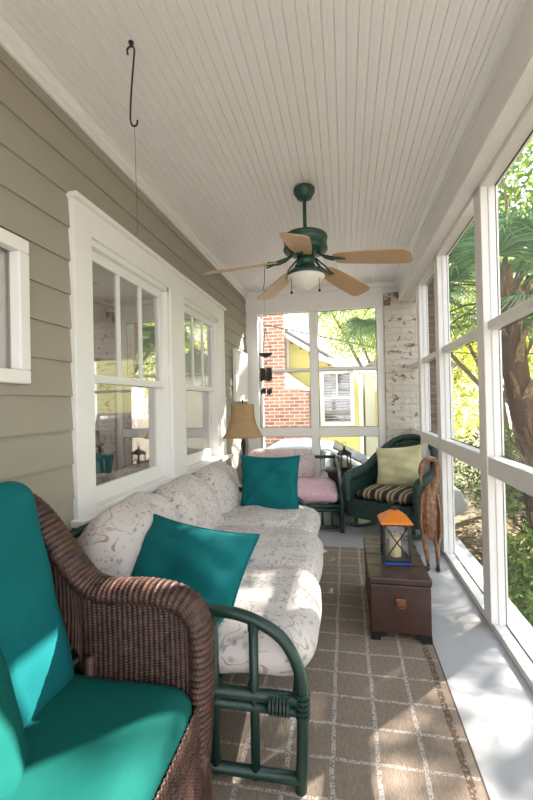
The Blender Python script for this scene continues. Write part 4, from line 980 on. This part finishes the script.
shr = [((1.65, 3.9, G), (1.65, 3.9, -.35, .45, .45, .40), 'leaf_green', 'shrub with mid green leaves just outside the far side screens'),
       ((1.75, 2.9, G), (1.75, 2.9, -.45, .45, .45, .35), 'leaf_dark', 'dark leafy shrub just outside the nearest visible post'),
       ((1.9, 2.1, G), (1.9, 2.1, -.5, .45, .40, .32), 'leaf_green', 'low green shrub at the right edge below the sill'),
       ((2.5, 5.6, G), (2.5, 5.6, .1, .7, .6, .75), 'leaf_dark', 'dark green bush at the foot of the palm'),
       ((3.1, 4.4, G), (3.1, 4.4, .0, .7, .6, .6), 'leaf_green', 'bright green bush right of the palm'),
       ((3.9, 6.4, G), (3.9, 6.4, .3, .9, .8, .9), 'leaf_green', 'rounded green bush behind the palm'),
       ((2.3, 7.0, G), (2.3, 7.0, .1, .8, .6, .7), 'leaf_dark', 'dark bush left of the palm near the brown pier'),
       ((1.35, 3.45, G), (1.35, 3.45, -.55, .35, .40, .26), 'leaf_green', 'low green plant against the porch between the screen posts'),
       ((1.7, 1.5, G), (1.7, 1.5, -.55, .40, .35, .28), 'leaf_dark', 'low dark green plant at the lower right corner outside'),
       ((2.6, 3.4, G), (2.6, 3.4, -.3, .6, .5, .5), 'leaf_green', 'medium green shrub in the middle of the side garden'),
       ((4.6, 4.9, G), (4.6, 4.9, .1, .9, .8, .8), 'leaf_yellow', 'yellow green bush beyond the palm bed')]
for i, (b, bl_, mt, lb) in enumerate(shr):
    tree('garden_shrub', lb, b, [(b[0], b[1], b[2] + .3)], [bl_, (bl_[0] + .2, bl_[1] - .15, bl_[2] + .1, bl_[3] * .6, bl_[4] * .6, bl_[5] * .7)], 3200, .075, mt, .03, seed=20 + i, cat='shrub')
# hedge far behind to close the garden
for i, (x, y) in enumerate(((9.5, 9.5), (6.6, 12.0), (3.2, 14.5), (10.5, 4.5), (8.2, 2.2), (-4.0, 18.0))):
    tree('background_tree', ['dense green tree at the garden corner', 'dense green tree behind the tall yellow green tree', 'dense green tree far beyond the brown pier', 'dense green tree at far right', 'dense green tree at the photo right edge', 'dense green tree behind the house roof'][i], (x, y, G), [(x, y, 1.0)],
         [(x, y, 1.2, 1.8, 1.5, 1.7), (x + .8, y, 2.8, 1.6, 1.4, 1.2), (x - .9, y + .3, 2.3, 1.5, 1.3, 1.1)], 5000, .2, 'leaf_green' if i % 2 else 'leaf_yellow', .2, seed=40 + i)

# sabal palm
pm = thing('palm_tree', 'palm with shaggy brown trunk and green fan fronds outside the right screens', 'palm', (2.12, 5.0, G))
base = Vector((2.12, 5.0, G)); spine = smooth_path([(.05, 0, -.05), (.02, 0, .6), (-.08, 0, 1.4), (-.20, 0, 2.1), (-.27, -.02, 2.7), (-.31, -.05, 3.15)], 8)
MB().tube(spine, .13, 14).build('trunk', 'palm_bark', pm, smooth=True)
g = random.Random(4)
for i in range(98):
    t = g.uniform(.12, 1) * (len(spine) - 1); a = g.uniform(0, 2 * PI); p = spine[int(t)]
    d = Vector((math.cos(a), math.sin(a), 0)); sd_ = Vector((-d.y, d.x, 0)); L = g.uniform(.18, .36); w_ = g.uniform(.028, .05)
    q0 = p + d * .11; q1 = p + d * .18 + Vector((0, 0, L * .5)); q2 = p + d * (.22 + g.uniform(0, .16)) + Vector((0, 0, L))
    m = MB(); m.add([q0 + sd_ * w_, q0 - sd_ * w_, q1 + sd_ * w_ * .8, q1 - sd_ * w_ * .8, q2 + sd_ * w_ * .4, q2 - sd_ * w_ * .4] + [p + d * .09, q1 + d * .02, q2 + d * .005],
                    [(0, 1, 3, 2), (2, 3, 5, 4), (0, 2, 7, 6), (1, 6, 7, 3), (2, 4, 8, 7), (3, 7, 8, 5)]); m.build('boot', 'palm_bark', pm, solid=.012)
top = Vector(spine[-1])
def frond(dirv, plen, blen, droop, seed, nleaf=46):
    g = random.Random(seed); d = Vector(dirv).normalized(); side = d.cross(Vector((0, 0, 1))).normalized(); m = MB()
    e = top + d * plen + Vector((0, 0, -droop * .25 * plen)); m.tube([tuple(top), tuple((top + e) / 2 + Vector((0, 0, .08))), tuple(e)], [.018, .013, .008], 6)
    upn = side.cross(d).normalized()
    for i in range(nleaf):
        a = R(-115 + 230 * i / (nleaf - 1)); dd = (d * math.cos(a) + side * math.sin(a)).normalized(); L = blen * (1 - .35 * abs(a) / R(115)) * g.uniform(.9, 1.05)
        fl = upn * (.12 * abs(math.sin(a))); p0 = e; w_ = .010
        perp = dd.cross(upn).normalized(); pts = []
        for t in (0, .35, .7, 1):
            c = p0 + dd * L * t + fl * t + Vector((0, 0, -droop * L * (t ** 2.4) * .8)); ww = w_ * (.5 + 1.6 * t) if t < .5 else w_ * 1.5 * (1.02 - t)
            pts.append((c + perp * ww, c - perp * ww))
        vs = [q for pr in pts for q in pr]; m.add(vs, [(0, 1, 3, 2), (2, 3, 5, 4), (4, 5, 7, 6)])
    return m.build('frond', 'palm_leaf', pm, fix=False)
g = random.Random(11); k_ = 0
for i in range(30):
    a = i * 2.39996; el = g.uniform(-.15, 1.6); frond((math.cos(a), math.sin(a), el), g.uniform(.6, .95), g.uniform(.75, 1.0), g.uniform(.5, 1.0), i)
# frond tips over the back screens come from a third palm standing beside the brick pier
pm3 = thing('palm_tree', 'slimmer fan palm whose frond tips hang over the right back screen', 'palm', (1.10, 5.80, G))
sp3 = smooth_path([(0, 0, -.05), (-.03, 0, 1.4), (-.15, 0, 2.6), (-.42, .0, 3.66)], 6); MB().tube(sp3, .11, 12).build('trunk', 'palm_bark', pm3, smooth=True)
top = Vector(sp3[-1]); pm = pm3
for i in range(18):
    a = i * 2.39996 + 1.1; el = g.uniform(-.55, .6); frond((math.cos(a), math.sin(a), el), g.uniform(.5, .75), g.uniform(.7, .85), g.uniform(.5, .9), 200 + i)
# leaf litter on the ground
lv = rng.uniform((1.1, 0, -.83), (5.5, 7.5, -.79), size=(3500, 3)); n = len(lv); a = rng.normal(size=(n, 3)); a[:, 2] *= .2; a /= np.linalg.norm(a, axis=1, keepdims=True); b = np.cross(a, (0, 0, 1)); s = rng.uniform(.03, .08, (n, 1))
V = np.stack([lv - a * s, lv + b * s * .5, lv + a * s, lv - b * s * .5], 1).reshape(-1, 3); o = leafmesh('leaf_litter', V, 'litter', None); tag(o, 'dry fallen leaves scattered on the garden soil', 'leaves', kind='stuff')
